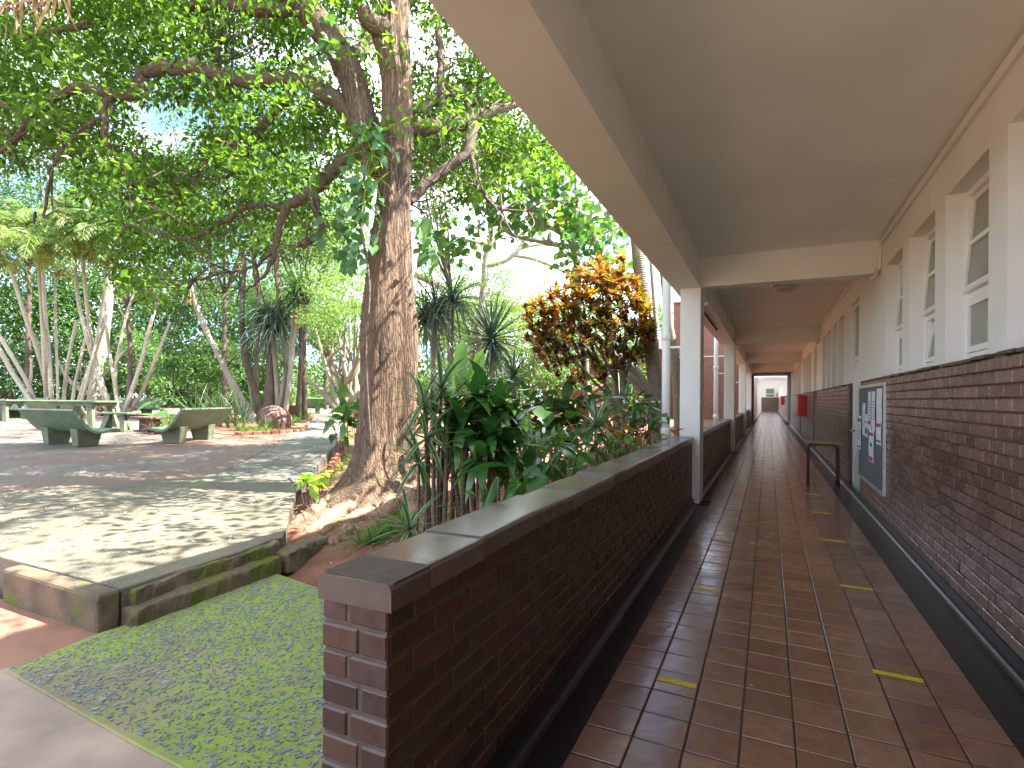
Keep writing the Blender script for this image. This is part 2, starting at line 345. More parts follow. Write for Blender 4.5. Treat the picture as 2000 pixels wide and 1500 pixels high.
M['greybark'] = barkmat('smooth grey bark', (0.17, 0.15, 0.115), (0.30, 0.27, 0.21), 6, 0.15, 0.6, 0.3)
def ringmat(name, a, b_, sc):
    m, t, b, o = newmat(name); v = coords(t)
    w = nd(t, 'ShaderNodeTexWave', Scale=sc, Distortion=1.2, Detail=2); w.bands_direction = 'Z'; t.links.new(v, w.inputs['Vector'])
    c = ramp(t, w.outputs['Fac'], [(0.15, a), (0.45, b_)]); c = mixc(t, 0.5, c, ramp(t, noise(t, v, 9, 6), [(0.3, (0.6, 0.6, 0.6)), (0.7, (1.25, 1.25, 1.25))]), 'MULTIPLY')
    t.links.new(c, b.inputs['Base Color']); b.inputs['Roughness'].default_value = 0.75; bump(t, b, w.outputs['Fac'], 0.4, 0.02); return m
M['palmstem'] = ringmat('ringed palm stem', (0.35, 0.30, 0.23), (0.46, 0.40, 0.32), 4.5)
M['greyring'] = ringmat('ringed grey stem', (0.13, 0.115, 0.085), (0.24, 0.215, 0.16), 7)
M['cane'] = ringmat('ringed cane', (0.06, 0.04, 0.028), (0.17, 0.12, 0.08), 14)

M['crown'] = leafmat('canopy leaf', [(0, (0.045, 0.10, 0.016)), (0.4, (0.075, 0.15, 0.022)), (0.8, (0.11, 0.20, 0.03)), (1, (0.16, 0.24, 0.035))], 0.55)
M['bgleaf'] = leafmat('distant leaf', [(0, (0.045, 0.10, 0.028)), (0.5, (0.07, 0.15, 0.038)), (1, (0.11, 0.20, 0.05))], 0.42, 0.5)
M['bglight'] = leafmat('pale distant leaf', [(0, (0.10, 0.18, 0.045)), (0.5, (0.14, 0.23, 0.055)), (1, (0.17, 0.25, 0.08))], 0.45, 0.5)
M['bgdark'] = leafmat('dark distant leaf', [(0, (0.022, 0.06, 0.026)), (0.5, (0.038, 0.09, 0.034)), (1, (0.06, 0.12, 0.04))], 0.35, 0.45)
M['frond'] = leafmat('palm leaflet', [(0, (0.10, 0.18, 0.06)), (0.6, (0.16, 0.25, 0.10)), (0.92, (0.24, 0.27, 0.08)), (1, (0.42, 0.28, 0.05))], 0.45)
M['flower'] = leafmat('yellow palm flower', [(0, (0.22, 0.20, 0.05)), (1, (0.36, 0.31, 0.10))], 0.3, 0.6)
M['yucca'] = leafmat('yucca blade', [(0, (0.035, 0.085, 0.03)), (1, (0.075, 0.145, 0.05))], 0.25)
M['bluespike'] = leafmat('blue green blade', [(0, (0.06, 0.11, 0.085)), (1, (0.12, 0.18, 0.14))], 0.22, 0.4, tcol=(1.2, 1.4, 0.9))
M['glossy'] = leafmat('glossy broad leaf', [(0, (0.03, 0.105, 0.025)), (1, (0.065, 0.165, 0.036))], 0.28, 0.22, 0.6)
M['broad'] = leafmat('shrub leaf', [(0, (0.04, 0.11, 0.03)), (1, (0.09, 0.18, 0.04))], 0.42, 0.28, 0.5)
M['vine'] = leafmat('vine leaf', [(0, (0.06, 0.15, 0.055)), (1, (0.115, 0.225, 0.08))], 0.42, 0.3, 0.45)
M['banana'] = leafmat('banana leaf', [(0, (0.08, 0.19, 0.03)), (1, (0.11, 0.23, 0.04))], 0.5, 0.3)
M['lime'] = leafmat('lime leaf', [(0, (0.17, 0.29, 0.03)), (1, (0.26, 0.36, 0.05))], 0.45, 0.35)
M['grass'] = leafmat('strap grass', [(0, (0.045, 0.12, 0.02)), (1, (0.11, 0.21, 0.035))], 0.35, 0.35)
M['croton'] = leafmat('croton leaf', [(0, (0.08, 0.02, 0.016)), (0.15, (0.14, 0.03, 0.018)), (0.32, (0.07, 0.12, 0.02)), (0.52, (0.34, 0.27, 0.025)), (0.72, (0.46, 0.20, 0.02)), (0.88, (0.50, 0.11, 0.02)), (1, (0.10, 0.14, 0.02))], 0.35, 0.28, 0.5, (1.4, 1.3, 0.9))
M['crotonlow'] = leafmat('low croton leaf', [(0, (0.10, 0.02, 0.016)), (0.4, (0.30, 0.16, 0.02)), (0.7, (0.08, 0.11, 0.02)), (1, (0.40, 0.10, 0.03))], 0.35, 0.3, 0.5, (1.4, 1.3, 0.9))
M['roundleaf'] = leafmat('round tree leaf', [(0, (0.05, 0.13, 0.05)), (0.7, (0.10, 0.20, 0.06)), (0.95, (0.20, 0.26, 0.05)), (1, (0.40, 0.30, 0.04))], 0.45, 0.3)
M['bromeliad'] = leafmat('red bromeliad leaf', [(0, (0.10, 0.02, 0.03)), (0.6, (0.22, 0.05, 0.06)), (1, (0.08, 0.12, 0.05))], 0.3)
def stripe_leaf():
    m, t, b, o = newmat('white striped leaf')
    c = t.nodes.new('ShaderNodeTexCoord'); s = t.nodes.new('ShaderNodeSeparateXYZ'); t.links.new(c.outputs['Object'], s.inputs[0])
    a = t.nodes.new('ShaderNodeMath'); a.operation = 'ABSOLUTE'; t.links.new(s.outputs['Y'], a.inputs[0])
    cc = ramp(t, a.outputs[0], [(0.20, (0.05, 0.13, 0.05)), (0.30, (0.33, 0.38, 0.20))]); t.links.new(cc, b.inputs['Base Color']); b.inputs['Roughness'].default_value = 0.35
    tr = t.nodes.new('ShaderNodeBsdfTranslucent'); t.links.new(cc, tr.inputs['Color']); ms = t.nodes.new('ShaderNodeMixShader'); ms.inputs[0].default_value = 0.35
    t.links.new(b.outputs[0], ms.inputs[1]); t.links.new(tr.outputs[0], ms.inputs[2]); t.links.new(ms.outputs[0], o.inputs['Surface']); return m
M['stripe'] = stripe_leaf()
# ------------------------------------------------------------------ the setting: ground, slabs, soil
def sheet(name, poly, z, mat):
    V = [(x, y, z(x, y) if callable(z) else z) for x, y in poly]
    return obj(name, mesh_np(name, V, [tuple(range(len(V)))]), mat, kind='structure')
sheet('ground', [(-900, -600), (900, -600), (900, 1200), (-900, 1200)], -0.35, M['ground'])
# far rolling hills closing the horizon
hb = MB(); hx = np.linspace(-700, 300, 60); prof = 12 + 9 * np.sin(hx * 0.011) + 5 * np.sin(hx * 0.037 + 1)
for i in range(59):
    hb.add([(hx[i], 420, -3), (hx[i + 1], 420, -3), (hx[i + 1], 520, prof[i + 1]), (hx[i], 520, prof[i]), (hx[i], 700, -3), (hx[i + 1], 700, -3)], [(0, 1, 2, 3), (3, 2, 5, 4)])
hb.build('hills', M['hills'], kind='structure', smooth=True)

# raised patio of cast slabs: front slab, path slabs and the red dusted seating area, each its own pour with a joint between
def pour(name, poly, mat, dz=0.0, bev=0.012):
    # clip the ragged edges a little so the concrete is not knife-sharp
    me = MB().prism(poly, lambda x, y: -0.34, lambda x, y: gz(x, y) + dz).me(name); bevel_me(me, bev, 2, 0.9)
    return obj(name, me, mat, kind='structure')
def rag(a, b, n, amp):
    a = np.array(a); b = np.array(b); d = (b - a); nrm = np.array([-d[1], d[0]]) / np.linalg.norm(d)
    return [tuple(a + d * t + nrm * (amp * rng.normal() if 0 < t < 1 else 0)) for t in np.linspace(0, 1, n, endpoint=False)]
front = rag((-3.93, 2.16), (-4.0, 3.56), 9, 0.016) + rag((-4.0, 3.56), (-5.86, 5.46), 10, 0.012) + [(-5.86, 5.46), (-6.60, 5.95), (-7.80, 5.30), (-8.98, 3.50), (-10.2, 1.6), (-9.0, 0.9), (-5.6, 2.14)]
pour('front_slab', front, M['slab'])
pour('slab_end_block', [(-5.14, 2.0), (-3.90, 2.0), (-3.915, 2.15), (-5.14, 2.13)], M['kerb'], 0.004, 0.025)
pour('path_slab', [(-5.90, 5.50), (-9.58, 10.11), (-11.28, 9.93), (-8.05, 6.0), (-7.80, 5.345), (-6.61, 5.99)], M['path'], 0.003)
pour('path_slab.001', [(-9.61, 10.14), (-18.3, 19.75), (-19.4, 18.3), (-11.30, 9.96)], M['path'], 0.003)
pour('path_slab.002', [(-18.33, 19.79), (-36.0, 38.5), (-37.4, 37.2), (-19.43, 18.33)], M['path'], 0.006)
pour('patio', [(-8.07, 5.98), (-11.31, 9.92), (-19.45, 18.28), (-40, 40), (-70, 40), (-70, 2.0), (-10.24, 1.62), (-9.0, 3.5), (-7.82, 5.34)], M['patio'], -0.002)
# old mossy kerb lying below the slab edge, cracked in two
def rough_block(name, path, w, h, label, group, mat):
    """a cast kerb piece: rounded box section swept along a path, surface broken by noise"""
    P = spline(path, 20); T = unit(np.gradient(P, axis=0)); sd = unit(np.cross(T, [0, 0, 1.0])); ang = np.linspace(0.06, 2 * math.pi + 0.06, 28, endpoint=False)
    sx = np.sign(np.cos(ang)) * np.abs(np.cos(ang)) ** 0.2; sz = np.sign(np.sin(ang)) * np.abs(np.sin(ang)) ** 0.2; V = []
    for i in range(len(P)):
        e = min(1.0, 0.72 + 0.3 * min(i, len(P) - 1 - i))
        for x_, z_ in zip(sx, sz):
            q = P[i] + sd[i] * x_ * w / 2 * e + np.array([0, 0, 1]) * z_ * h / 2 * e
            V.append(q + np.array(mn.noise_vector(Vector(q * 7))) * 0.02 + np.array(mn.noise_vector(Vector(q * 28))) * 0.011)
    n_ = 28; F = [(i * n_ + j, i * n_ + (j + 1) % n_, (i + 1) * n_ + (j + 1) % n_, (i + 1) * n_ + j) for i in range(len(P) - 1) for j in range(n_)] + [tuple(range(n_ - 1, -1, -1)), tuple((len(P) - 1) * n_ + j for j in range(n_))]
    return obj(name, mesh_np(name, V, F, False), mat, label=label, cat='kerb', group=group)
from mathutils import noise as mn
rough_block('fallen_kerb', [(-3.84, 2.14, 0.02), (-3.86, 2.6, 0.03), (-3.88, 3.0, 0.035), (-3.90, 3.40, 0.045)], 0.17, 0.17, 'mossy concrete kerb piece lying along the cracked slab edge', 'broken kerb pieces', M['kerb'])
rough_block('fallen_kerb', [(-3.905, 3.43, 0.05), (-3.93, 3.7, 0.065), (-3.98, 4.02, 0.06)], 0.20, 0.19, 'short mossy kerb stump ending at the red soil by the roots', 'broken kerb pieces', M['kerb'])
# crumbled underside of the slab edge
rough_block('broken_slab_edge', [(-3.955, 2.2, 0.135), (-3.965, 2.6, 0.15), (-3.985, 3.0, 0.16), (-4.01, 3.5, 0.165)], 0.13, 0.13, 'crumbling exposed edge of the front slab above the kerb', 'broken kerb pieces', M['kerb'])
sheet('walkway', [(-2.50, 1.49), (-3.84, 1.56), (-4.6, 0.2), (-4.6, -6), (-1.25, -6), (-1.25, 1.2), (-1.25, 1.45)], -0.012, M['walk'])
sheet('red_painted_floor', [(-3.70, 1.52), (-3.70, 2.02), (-9.5, 2.06), (-12, -2), (-4.6, -6), (-4.6, 0.2)], -0.016, M['redfloor'])
sheet('added_bounce_yard', [(-1.25, -6), (-12, -6.01), (-30, -30), (30, -30), (30, -2.96), (-1.25, -2.96)], -0.02, M['walk'])  # unseen pale paving added behind the camera to bounce sun into the corridor
mo = MB().prism([(-3.80, 1.50), (-2.50, 1.43), (-1.26, 1.40), (-1.26, 3.0), (-3.31, 3.25), (-3.93, 3.36), (-3.83, 2.45), (-3.87, 2.02)], -0.1, 0.0).me('mossy_pebble_slab')
obj('mossy_pebble_slab', bevel_me(mo, 0.006, 1, 0.9), M['moss_slab'], kind='structure')
# flat pebble chips pressed into the mossy slab (real relief; too many to count)
n = 12500
px = rng.uniform(-3.85, -1.28, n); py = rng.uniform(1.43, 3.32, n)
k = (py > 1.50 - (px + 3.8) * 0.03 + 0.01) & (py < 3.25 - (px + 3.3) * 0.12 - 0.02) & (px > -3.80 - 0.04 * (py - 1.5)) & (rng.random(n) < 0.94)
px, py = px[k], py[k]; n = len(px)
a = rng.uniform(0, 6.28, n); Lc = rng.gamma(3.5, 0.0030, n) + 0.004; Wc = Lc * rng.uniform(0.4, 0.75, n)
tv = np.array([(-0.5, -0.2, 0), (-0.1, -0.5, 0), (0.5, -0.3, 0), (0.42, 0.35, 0), (-0.15, 0.5, 0)])
V = np.stack([px[:, None] + Lc[:, None] * (tv[None, :, 0] * np.cos(a)[:, None]) - Wc[:, None] * (tv[None, :, 1] * np.sin(a)[:, None]),
              py[:, None] + Lc[:, None] * (tv[None, :, 0] * np.sin(a)[:, None]) + Wc[:, None] * (tv[None, :, 1] * np.cos(a)[:, None]),
              np.repeat((rng.uniform(0.0015, 0.006, n))[:, None], 5, 1)], -1)
top = V.reshape(-1, 3); low = top.copy(); low[:, 2] = -0.01
idx = np.arange(n)[:, None] * 5; F5 = [tuple(i * 5 + j for j in range(5)) for i in range(n)]
Fs = [(i * 5 + j + n * 5, i * 5 + (j + 1) % 5 + n * 5, i * 5 + (j + 1) % 5, i * 5 + j) for i in range(n) for j in range(5)]
M['chip'] = brickmat('slate chip', [(0, (0.11, 0.13, 0.145)), (0.5, (0.175, 0.20, 0.215)), (1, (0.25, 0.265, 0.27))], 0.5, 90)
obj('pebble_chips', mesh_np('pebble_chips', np.vstack([top, low]), F5 + Fs), M['chip'], label='flat grey stone chips set in the mossy slab', cat='pebbles', kind='stuff')
# red soil of the planting beds: a bumpy sheet
gx = np.concatenate([np.linspace(-60, -16, 45), np.linspace(-15.6, -1.27, 150)]); gy = np.concatenate([np.linspace(2.3, 14, 130), np.linspace(14.4, 60, 70)])
XX, YY = np.meshgrid(gx, gy)
from mathutils import noise as mn
def soil_h(x, y):
    b = 0.10 + 0.010 * (-0.43 * x + 0.9 * y - 6)
    r = min(1, max(0, (y - 3.25) / 0.8)); r2 = min(1, max(0, (-x - 1.3) / 0.9)) 
    mound = 0.16 * math.exp(-((x + 4.75) ** 2 + (y - 6.2) ** 2) / 0.9)
    nz = 0.045 * mn.noise(Vector((x * 1.1, y * 1.1, 0))) + 0.028 * mn.noise(Vector((x * 3.5, y * 3.5, 4)))
    far = max(0.0, -x - 19) * 0.004
    return -0.12 + r * (b + 0.12 + nz + mound) - far - max(0, y - 24) * 0.012
ZZ = np.vectorize(soil_h)(XX, YY)
ny, nx = XX.shape
ii = (np.arange(ny - 1)[:, None] * nx + np.arange(nx - 1)[None]).ravel()
obj('garden_soil', mesh_np('garden_soil', np.stack([XX, YY, ZZ], -1).reshape(-1, 3), np.stack([ii, ii + 1, ii + nx + 1, ii + nx], 1), True), M['soil'], kind='structure')
def soil(px_, py_):
    r = ray(px_, py_); D = 8.0
    for _ in range(12):
        p = CAM + r * D; z = soil_h(p[0], p[1]); D = (H - z) / max(1e-3, -r[2])
    return CAM + r * D
# drain grating at the foot of the pillar
g = thing('drain_grating', 'small steel drain grating in the walk beside the brick pillar', 'grating', (-1.55, 1.30, -0.012))
gb = MB(); [gb.box(-0.30, 0.28, y, y + 0.02, 0.0, 0.03) for y in (-0.11, 0.09)]; gb.build('frame', M['metal'], g)
for i in range(9): MB().box(-0.27 + i * 0.06, -0.255 + i * 0.06, -0.09, 0.09, 0.004, 0.024).build('bar', M['metal'], g)

# ------------------------------------------------------------------ corridor floor
XL, XRT = -0.764, 0.997
YEND = 84.7
fl = sheet('corridor_floor', [(-0.99, -2.95), (1.28, -2.95), (1.28, YEND), (-0.99, YEND)], 0.0018, M['grout'])
TP = 0.2201
tb = MB().box(0, TP - 0.007, 0, TP * 1.018 - 0.010, -0.012, 0.0).me('floor_tile'); bevel_me(tb, 0.004, 2); tb.materials.append(M['tile'])
tiles = [(XL + c * TP + 0.0045, 0.862 + r * 0.2241 + 0.0045) for r in range(-16, int((YEND - 1) / 0.2241)) for c in range(8)]
near = [t for t in tiles if 1.55 < t[1] and t[1] < 1.55 + 38 * 0.2241][:300]
ns = set(near)
for x, y in near:
    o = obj('floor_tile', tb, None, fl, loc=(x, y, rng.normal() * 0.0007 + 0.006)); o.rotation_euler = (rng.normal() * 0.0030, rng.normal() * 0.0030, rng.normal() * 0.003)
def inst(me_t, mats, name, mat, parent, kind='stuff'):
    n_ = len(me_t.vertices); v0 = np.empty(n_ * 3, np.float32); me_t.vertices.foreach_get('co', v0); v0 = np.c_[v0.reshape(-1, 3), np.ones(n_)]
    polys = [tuple(p.vertices) for p in me_t.polygons]
    Vs = np.concatenate([(v0 @ np.array(m_).T)[:, :3] for m_ in mats])
    Fl = [tuple(i + q * n_ for i in p) for q in range(len(mats)) for p in polys]
    return obj(name, mesh_np(name, Vs, Fl), mat, parent, kind=kind)
tq = MB().box(0, TP - 0.008, 0, TP * 1.018 - 0.011, -0.012, 0.0).me('tq')
inst(tq, [Matrix.Translation((x, y, 0.006 + rng.normal() * 0.0007)) @ Matrix.Rotation(rng.normal() * 0.0026, 4, 'X') @ Matrix.Rotation(rng.normal() * 0.0026, 4, 'Y') for x, y in tiles if (x, y) not in ns], 'distant_tiles', M['tile'], fl)
# black screed margins with coved skirting on both sides
q = [(math.cos(t) , math.sin(t)) for t in np.linspace(0, math.pi / 2, 7)]
cove = [(1.205 + 0.062 * (1 - c_), 0.008 + 0.085 * s_) for c_, s_ in [(math.cos(t), 1 - math.cos(t) if False else math.sin(t)) for t in np.linspace(0, math.pi / 2, 7)]]
sk = MB().extrude_y([(XRT, -0.004), (1.29, -0.004), (1.29, 0.105), (1.262, 0.105)] + [(1.262 - 0.057 * (1 - math.cos(t)), 0.002 + 0.09 * (1 - math.sin(t))) for t in np.linspace(0.05, math.pi / 2, 7)] + [(XRT, 0.005)], -2.95, 38)
sk.build('skirting_strip', M['screed'], fl, label='black polished screed margin and cove along the classroom wall')
for a_, b_ in ((1.3, 8.15), (8.62, 16.8), (17.26, 25.45), (25.9, 34.1)):
    MB().extrude_y([(-0.99, 0.10), (-0.99, -0.004), (XL, -0.004), (XL, 0.005)] + [(-0.905 - 0.05 * math.sin(t), 0.002 + 0.05 * (1 - math.cos(t))) for t in np.linspace(0.1, math.pi / 2, 5)] + [(-0.962, 0.10)], a_, b_).build('skirting_strip', M['screed'], fl)

# ------------------------------------------------------------------ low brick walls between the columns
CH = 0.085; BL = 0.233
def brick_me(l, w, h):
    me = MB().box(0, w, 0, l, 0, h).me('brick'); bevel_me(me, 0.0045, 1); return me
brick_full = brick_me(BL - 0.011, 0.03, CH - 0.012); brick_full.materials.append(M['brick'])
brick_half = brick_me(BL / 2 - 0.011, 0.03, CH - 0.012); brick_half.materials.append(M['brick'])
ZT = 0.925
def low_wall(y0, y1, label, singles):
    w = thing('brick_parapet', label, 'wall', (0, 0, 0), group='brick parapets between the columns')
    MB().box(-1.222, -0.988, y0 - 0.003, y1, -0.1, ZT + 0.01).build('mortar_core', M['mortar'], w)
    full, half = [], []
    for r in range(11):
        z = ZT - (r + 1) * CH + 0.006
        off = 0 if r % 2 else BL / 2
        y = y0
        if off: half.append((y, z)); y += off
        while y + BL <= y1 + 0.02: full.append((y, z)); y += BL
    cut = sorted(full)[:singles]
    for y, z in cut:
        o = obj('brick', brick_full, None, w, loc=(-1.012 + rng.normal() * 0.0012, y + 0.0055, z)); o.rotation_euler[2] = rng.normal() * 0.003
    for y, z in half: obj('brick', brick_half, None, w, loc=(-1.012, y + 0.0055, z))
    rest = [f for f in full if f not in set(cut)]
    mats = [Matrix.Translation((-1.012 + rng.normal() * 0.001, y + 0.0055, z)) for y, z in rest]
    mats += [Matrix.Translation((-1.228, y + 0.0055, z)) for y, z in full]
    inst(brick_full, mats, 'wall_bricks', M['brick'], w)
    return w
def coping(w, y0, y1, joints):
    ys = [y0] + joints
    while ys[-1] + 0.342 < y1 - 0.15: ys.append(ys[-1] + 0.342)
    ys.append(y1)
    for a_, b_ in zip(ys[:-1], ys[1:]):
        me = MB().box(-1.243, -0.965, 0.003, b_ - a_ - 0.003, -0.010, 0.068).me('coping_tile')
        bm = bmesh.new(); bm.from_mesh(me)
        es = [e for e in bm.edges if all(abs(v.co.z - 0.068) < 1e-4 for v in e.verts) and abs(e.verts[0].co.x - e.verts[1].co.x) < 1e-4]
        bmesh.ops.bevel(bm, geom=es, offset=0.022, segments=4, profile=0.5, affect='EDGES'); bm.to_mesh(me); bm.free()
        o = obj('coping_tile', me, M['coping'], w, loc=(0, a_, ZT + 0.002 + rng.normal() * 0.001)); o.rotation_euler = (rng.normal() * 0.003, rng.normal() * 0.004, 0)
    MB().box(-1.235, -0.972, y0 + 0.02, y1, ZT, ZT + 0.062).build('coping_joint', M['mortar'], w)
w1 = low_wall(1.255, 8.15, 'near low brown brick wall with coping tiles ending in a square pier', 262)
coping(w1, 1.238, 8.15, [1.44, 1.80, 2.32])
# end face of the pier: header and stretcher alternate
be1 = MB().box(0, 0.098, 0, 0.03, 0, CH - 0.012).me('brick'); bevel_me(be1, 0.006, 1); be1.materials.append(M['brick'])
be2 = MB().box(0, 0.142, 0, 0.03, 0, CH - 0.012).me('brick'); bevel_me(be2, 0.006, 1); be2.materials.append(M['brick'])
for r in range(11):
    z = ZT - (r + 1) * CH + 0.006
    if r % 2 == 0: ps = [(be1, -1.232), (be2, -1.124)]
    else: ps = [(be2, -1.232), (be1, -1.080)]
    for me, x in ps: obj('brick', me, None, w1, loc=(x + rng.normal() * 0.0015, 1.247 + rng.normal() * 0.0015, z))
w2 = low_wall(8.62, 16.8, 'second low brick wall, between the first and second white columns', 0); coping(w2, 8.62, 16.8, [])
w3 = low_wall(17.26, 25.45, 'third low brick wall, between the second and third white columns', 0); coping(w3, 17.26, 25.45, [])
w4 = low_wall(25.9, 34.1, 'farthest low brick wall, beyond the third white column', 0); coping(w4, 25.9, 34.1, [])

# ------------------------------------------------------------------ the school building: roof, beams, columns, classroom wall
B = thing('school_building', 'white school building with covered walkway, brick dado and recessed windows', 'building')
ZC, ZBM = 3.565, 3.14
me = MB().box(-1.262, 6.2, -3, 38, ZC, 4.42).build('roof_slab', M['ceiling'], B)
MB().box(-1.26, -0.892, -2.95, 38, ZBM, ZC + 0.02).build('edge_beam', M['plaster'], B)
CY = [8.15, 16.8, 25.45, 34.1]
for i, y in enumerate(CY):
    MB().box(-0.90, 1.275, y + 0.008, y + 0.26, ZBM + 0.004, ZC + 0.01).build('cross_beam', M['plaster'], B)
    cm = MB().box(-1.165, -0.882, y, y + 0.46, 0.035, ZBM + 0.01).me('column'); bevel_me(cm, 0.008, 2); obj('column', cm, M['plaster'], B)
    MB().box(-1.15, -0.895, y + 0.012, y + 0.45, -0.005, 0.04).build('column_foot', M['screed'], B)
XW = 1.27
MB().box(XW + 0.021, XW + 0.23, -2.95, 9.86, 0.0, 1.83).build('dado_wall', M['wallmortar'], B)
MB().box(XW + 0.021, XW + 0.23, 11.02, 38, 0.0, 1.83).build('dado_wall', M['wallmortar'], B)
MB().box(XW + 0.006, XW + 0.235, -2.95, 38, 3.163, ZC + 0.01).build('wall_head', M['plaster'], B)
# windows: bay 1 spaced 1.22 m, bay 2 from 11.75, bay 3 from 20.2 ...
wins = [(-4.1 + 1.225 * i, -3.19 + 1.225 * i) for i in range(10)]
wins = [w_ for w_ in [(3.20 + 1.235 * k_ - 0.0, 4.13 + 1.235 * k_) for k_ in range(-4, 4)] if not (-1.0 < w_[0] < 0.2)]
wins += [(11.75 + 1.17 * k_, 12.67 + 1.17 * k_) for k_ in range(4)] + [(20.3 + 1.17 * k_, 21.2 + 1.17 * k_) for k_ in range(4)] + [(27.3 + 1.3 * k_, 28.2 + 1.3 * k_) for k_ in range(5)]
doors = [(9.90, 10.98), (18.06, 19.1), (26.3, 27.0)]
edges = sorted([(a_, b_) for a_, b_ in wins] + [(a_, b_) for a_, b_ in doors])
y = -2.95
for a_, b_ in edges + [(38, 38)]:
    pm = MB().box(XW, XW + 0.236, y, a_, 1.825, 3.17).me('wall_pier'); obj('wall_pier', pm, M['plaster'], B); y = b_
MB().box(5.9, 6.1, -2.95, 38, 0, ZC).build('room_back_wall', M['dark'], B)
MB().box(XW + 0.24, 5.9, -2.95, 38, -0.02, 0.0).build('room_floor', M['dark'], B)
MB().box(XW + 0.01, XW + 0.03, -2.95, 8.10, ZC - 0.075, ZC - 0.012).build('ceiling_cornice', M['plaster'], B)
MB().box(XW - 0.02, XW + 0.03, 8.5, 16.75, ZC - 0.075, ZC - 0.012).build('ceiling_cornice', M['plaster'], B)
MB().box(XW - 0.022, XW + 0.004, -0.2, 8.10, ZC - 0.09, ZC - 0.022).build('conduit', M['plaster'], B)
sill_me = {}
def window(y0, y1, opens):
    xw = XW + 0.128; zl, zh = 1.835, 3.163; W = y1 - y0; zt = zl + 0.47
    fr = MB()
    for bx in ((y0, y0 + 0.05, zl, zh), (y1 - 0.05, y1, zl, zh), (y0 + 0.05, y1 - 0.05, zl, zl + 0.06), (y0 + 0.05, y1 - 0.05, zh - 0.05, zh), (y0 + 0.05, y1 - 0.05, zt, zt + 0.05)):
        fr.box(xw, xw + 0.05, bx[0], bx[1], bx[2], bx[3])
    wo_ = fr.build('window', M['paint'], B)
    def sash(za, zb, tilt, pivot):      # pivot 'mid', 'top' or 'bottom'
        zc_ = {'mid': (za + zb) / 2, 'bot': za}[pivot]; hh0, hh1 = za - zc_, zb - zc_
        mat = Matrix.Translation((xw + 0.012, 0, zc_)) @ Matrix.Rotation(tilt, 4, 'Y')
        sm = MB(); e = 0.055
        for b4 in ((y0 + e, y0 + e + 0.045, hh0, hh1), (y1 - e - 0.045, y1 - e, hh0, hh1), (y0 + e + 0.045, y1 - e - 0.045, hh0, hh0 + 0.045), (y0 + e + 0.045, y1 - e - 0.045, hh1 - 0.045, hh1)):
            sm.box(-0.018, 0.018, *b4)
        if pivot == 'mid': sm.box(-0.02, 0.02, y0 + e + 0.045, y1 - e - 0.045, -0.018, 0.018)
        so_ = sm.build('sash', M['paint'], wo_); so_.matrix_basis = mat
        gp = MB().box(-0.004, 0.004, y0 + e + 0.04, y1 - e - 0.04, hh0 + 0.04, hh1 - 0.04).build('pane', M['glass'], wo_); gp.matrix_basis = mat
    sash(zt + 0.055, zh - 0.055, 0.085 if opens else 0.02, 'mid'); sash(zl + 0.065, zt - 0.005, 0.16 if opens == 2 else 0.0, 'bot')
    # sloping sill of brown tiles, one piece per tile
    k_ = 4; l_ = (W + 0.10) / k_
    for j in range(k_):
        s_ = MB().add([(XW - 0.03, 0.003, 0), (XW + 0.2, 0.003, 0.0), (XW + 0.2, 0.003, 0.035), (XW - 0.03, 0.003, 0.02), (XW - 0.03, l_ - 0.003, 0), (XW + 0.2, l_ - 0.003, 0.0), (XW + 0.2, l_ - 0.003, 0.035), (XW - 0.03, l_ - 0.003, 0.02)],
                      [(0, 1, 2, 3), (7, 6, 5, 4), (0, 4, 5, 1), (3, 2, 6, 7), (0, 3, 7, 4), (1, 5, 6, 2)]).me('sill_tile') if (round(l_, 3), 'm') not in sill_me else sill_me[(round(l_, 3), 'm')]
        sill_me[(round(l_, 3), 'm')] = s_
        if not s_.materials: s_.materials.append(M['brick'])
        so_ = obj('sill_tile', s_, None, wo_, loc=(rng.normal() * 0.003, y0 - 0.05 + j * l_, 1.80 + rng.normal() * 0.003))
for i, (a_, b_) in enumerate(wins):
    if b_ > 1.5: window(a_, b_, 2 if i % 2 else 1)
    else: MB().box(XW + 0.16, XW + 0.2, a_, b_, 1.82, 3.17).build('window', M['glass'], B)
# bricks of the dado
bw_full = brick_me(BL - 0.010, 0.026, CH - 0.010); bw_full.materials.append(M['wallbrick'])
bw_half = brick_me(BL / 2 - 0.010, 0.026, CH - 0.010); bw_half.materials.append(M['wallbrick'])
allb = []
for r in range(20):
    z = 1.80 - (r + 1) * CH + 0.005
    for ya, yb in ((1.6, 9.86), (11.06, 18.02), (19.16, 26.2), (27.1, 38)):
        y = ya - (BL / 2 if r % 2 else 0)
        while y < yb - 0.05:
            if y >= ya - 0.001 and y + BL <= yb + 0.001: allb.append((y, z, 1))
            elif y < ya: allb.append((ya, z, 0))
            elif y + BL / 2 <= yb + 0.01: allb.append((y, z, 0))
            y += BL
def shows(b_):
    d = np.array([XW, b_[0] + 0.1, b_[1]]) - CAM; D = d @ FW; u = 1000 + 1054 * (d @ RT) / D
    return u < 1990 and 779 - 1054 * d[2] / D < 1490
vis = sorted([b_ for b_ in allb if b_[2] and shows(b_)])[:300]; vs = set(vis)
for y, z, f in vis:
    o = obj('brick', bw_full, None, B, loc=(XW + rng.normal() * 0.0012, y + 0.005, z)); o.rotation_euler[2] = rng.normal() * 0.003
inst(bw_full, [Matrix.Translation((XW + rng.normal() * 0.0012, y + 0.005, z)) for y, z, f in allb if f and (y, z, f) not in vs], 'dado_bricks', M['wallbrick'], B)
inst(bw_half, [Matrix.Translation((XW + rng.normal() * 0.0012, y + 0.005, z)) for y, z, f in allb if not f], 'dado_bricks', M['wallbrick'], B)
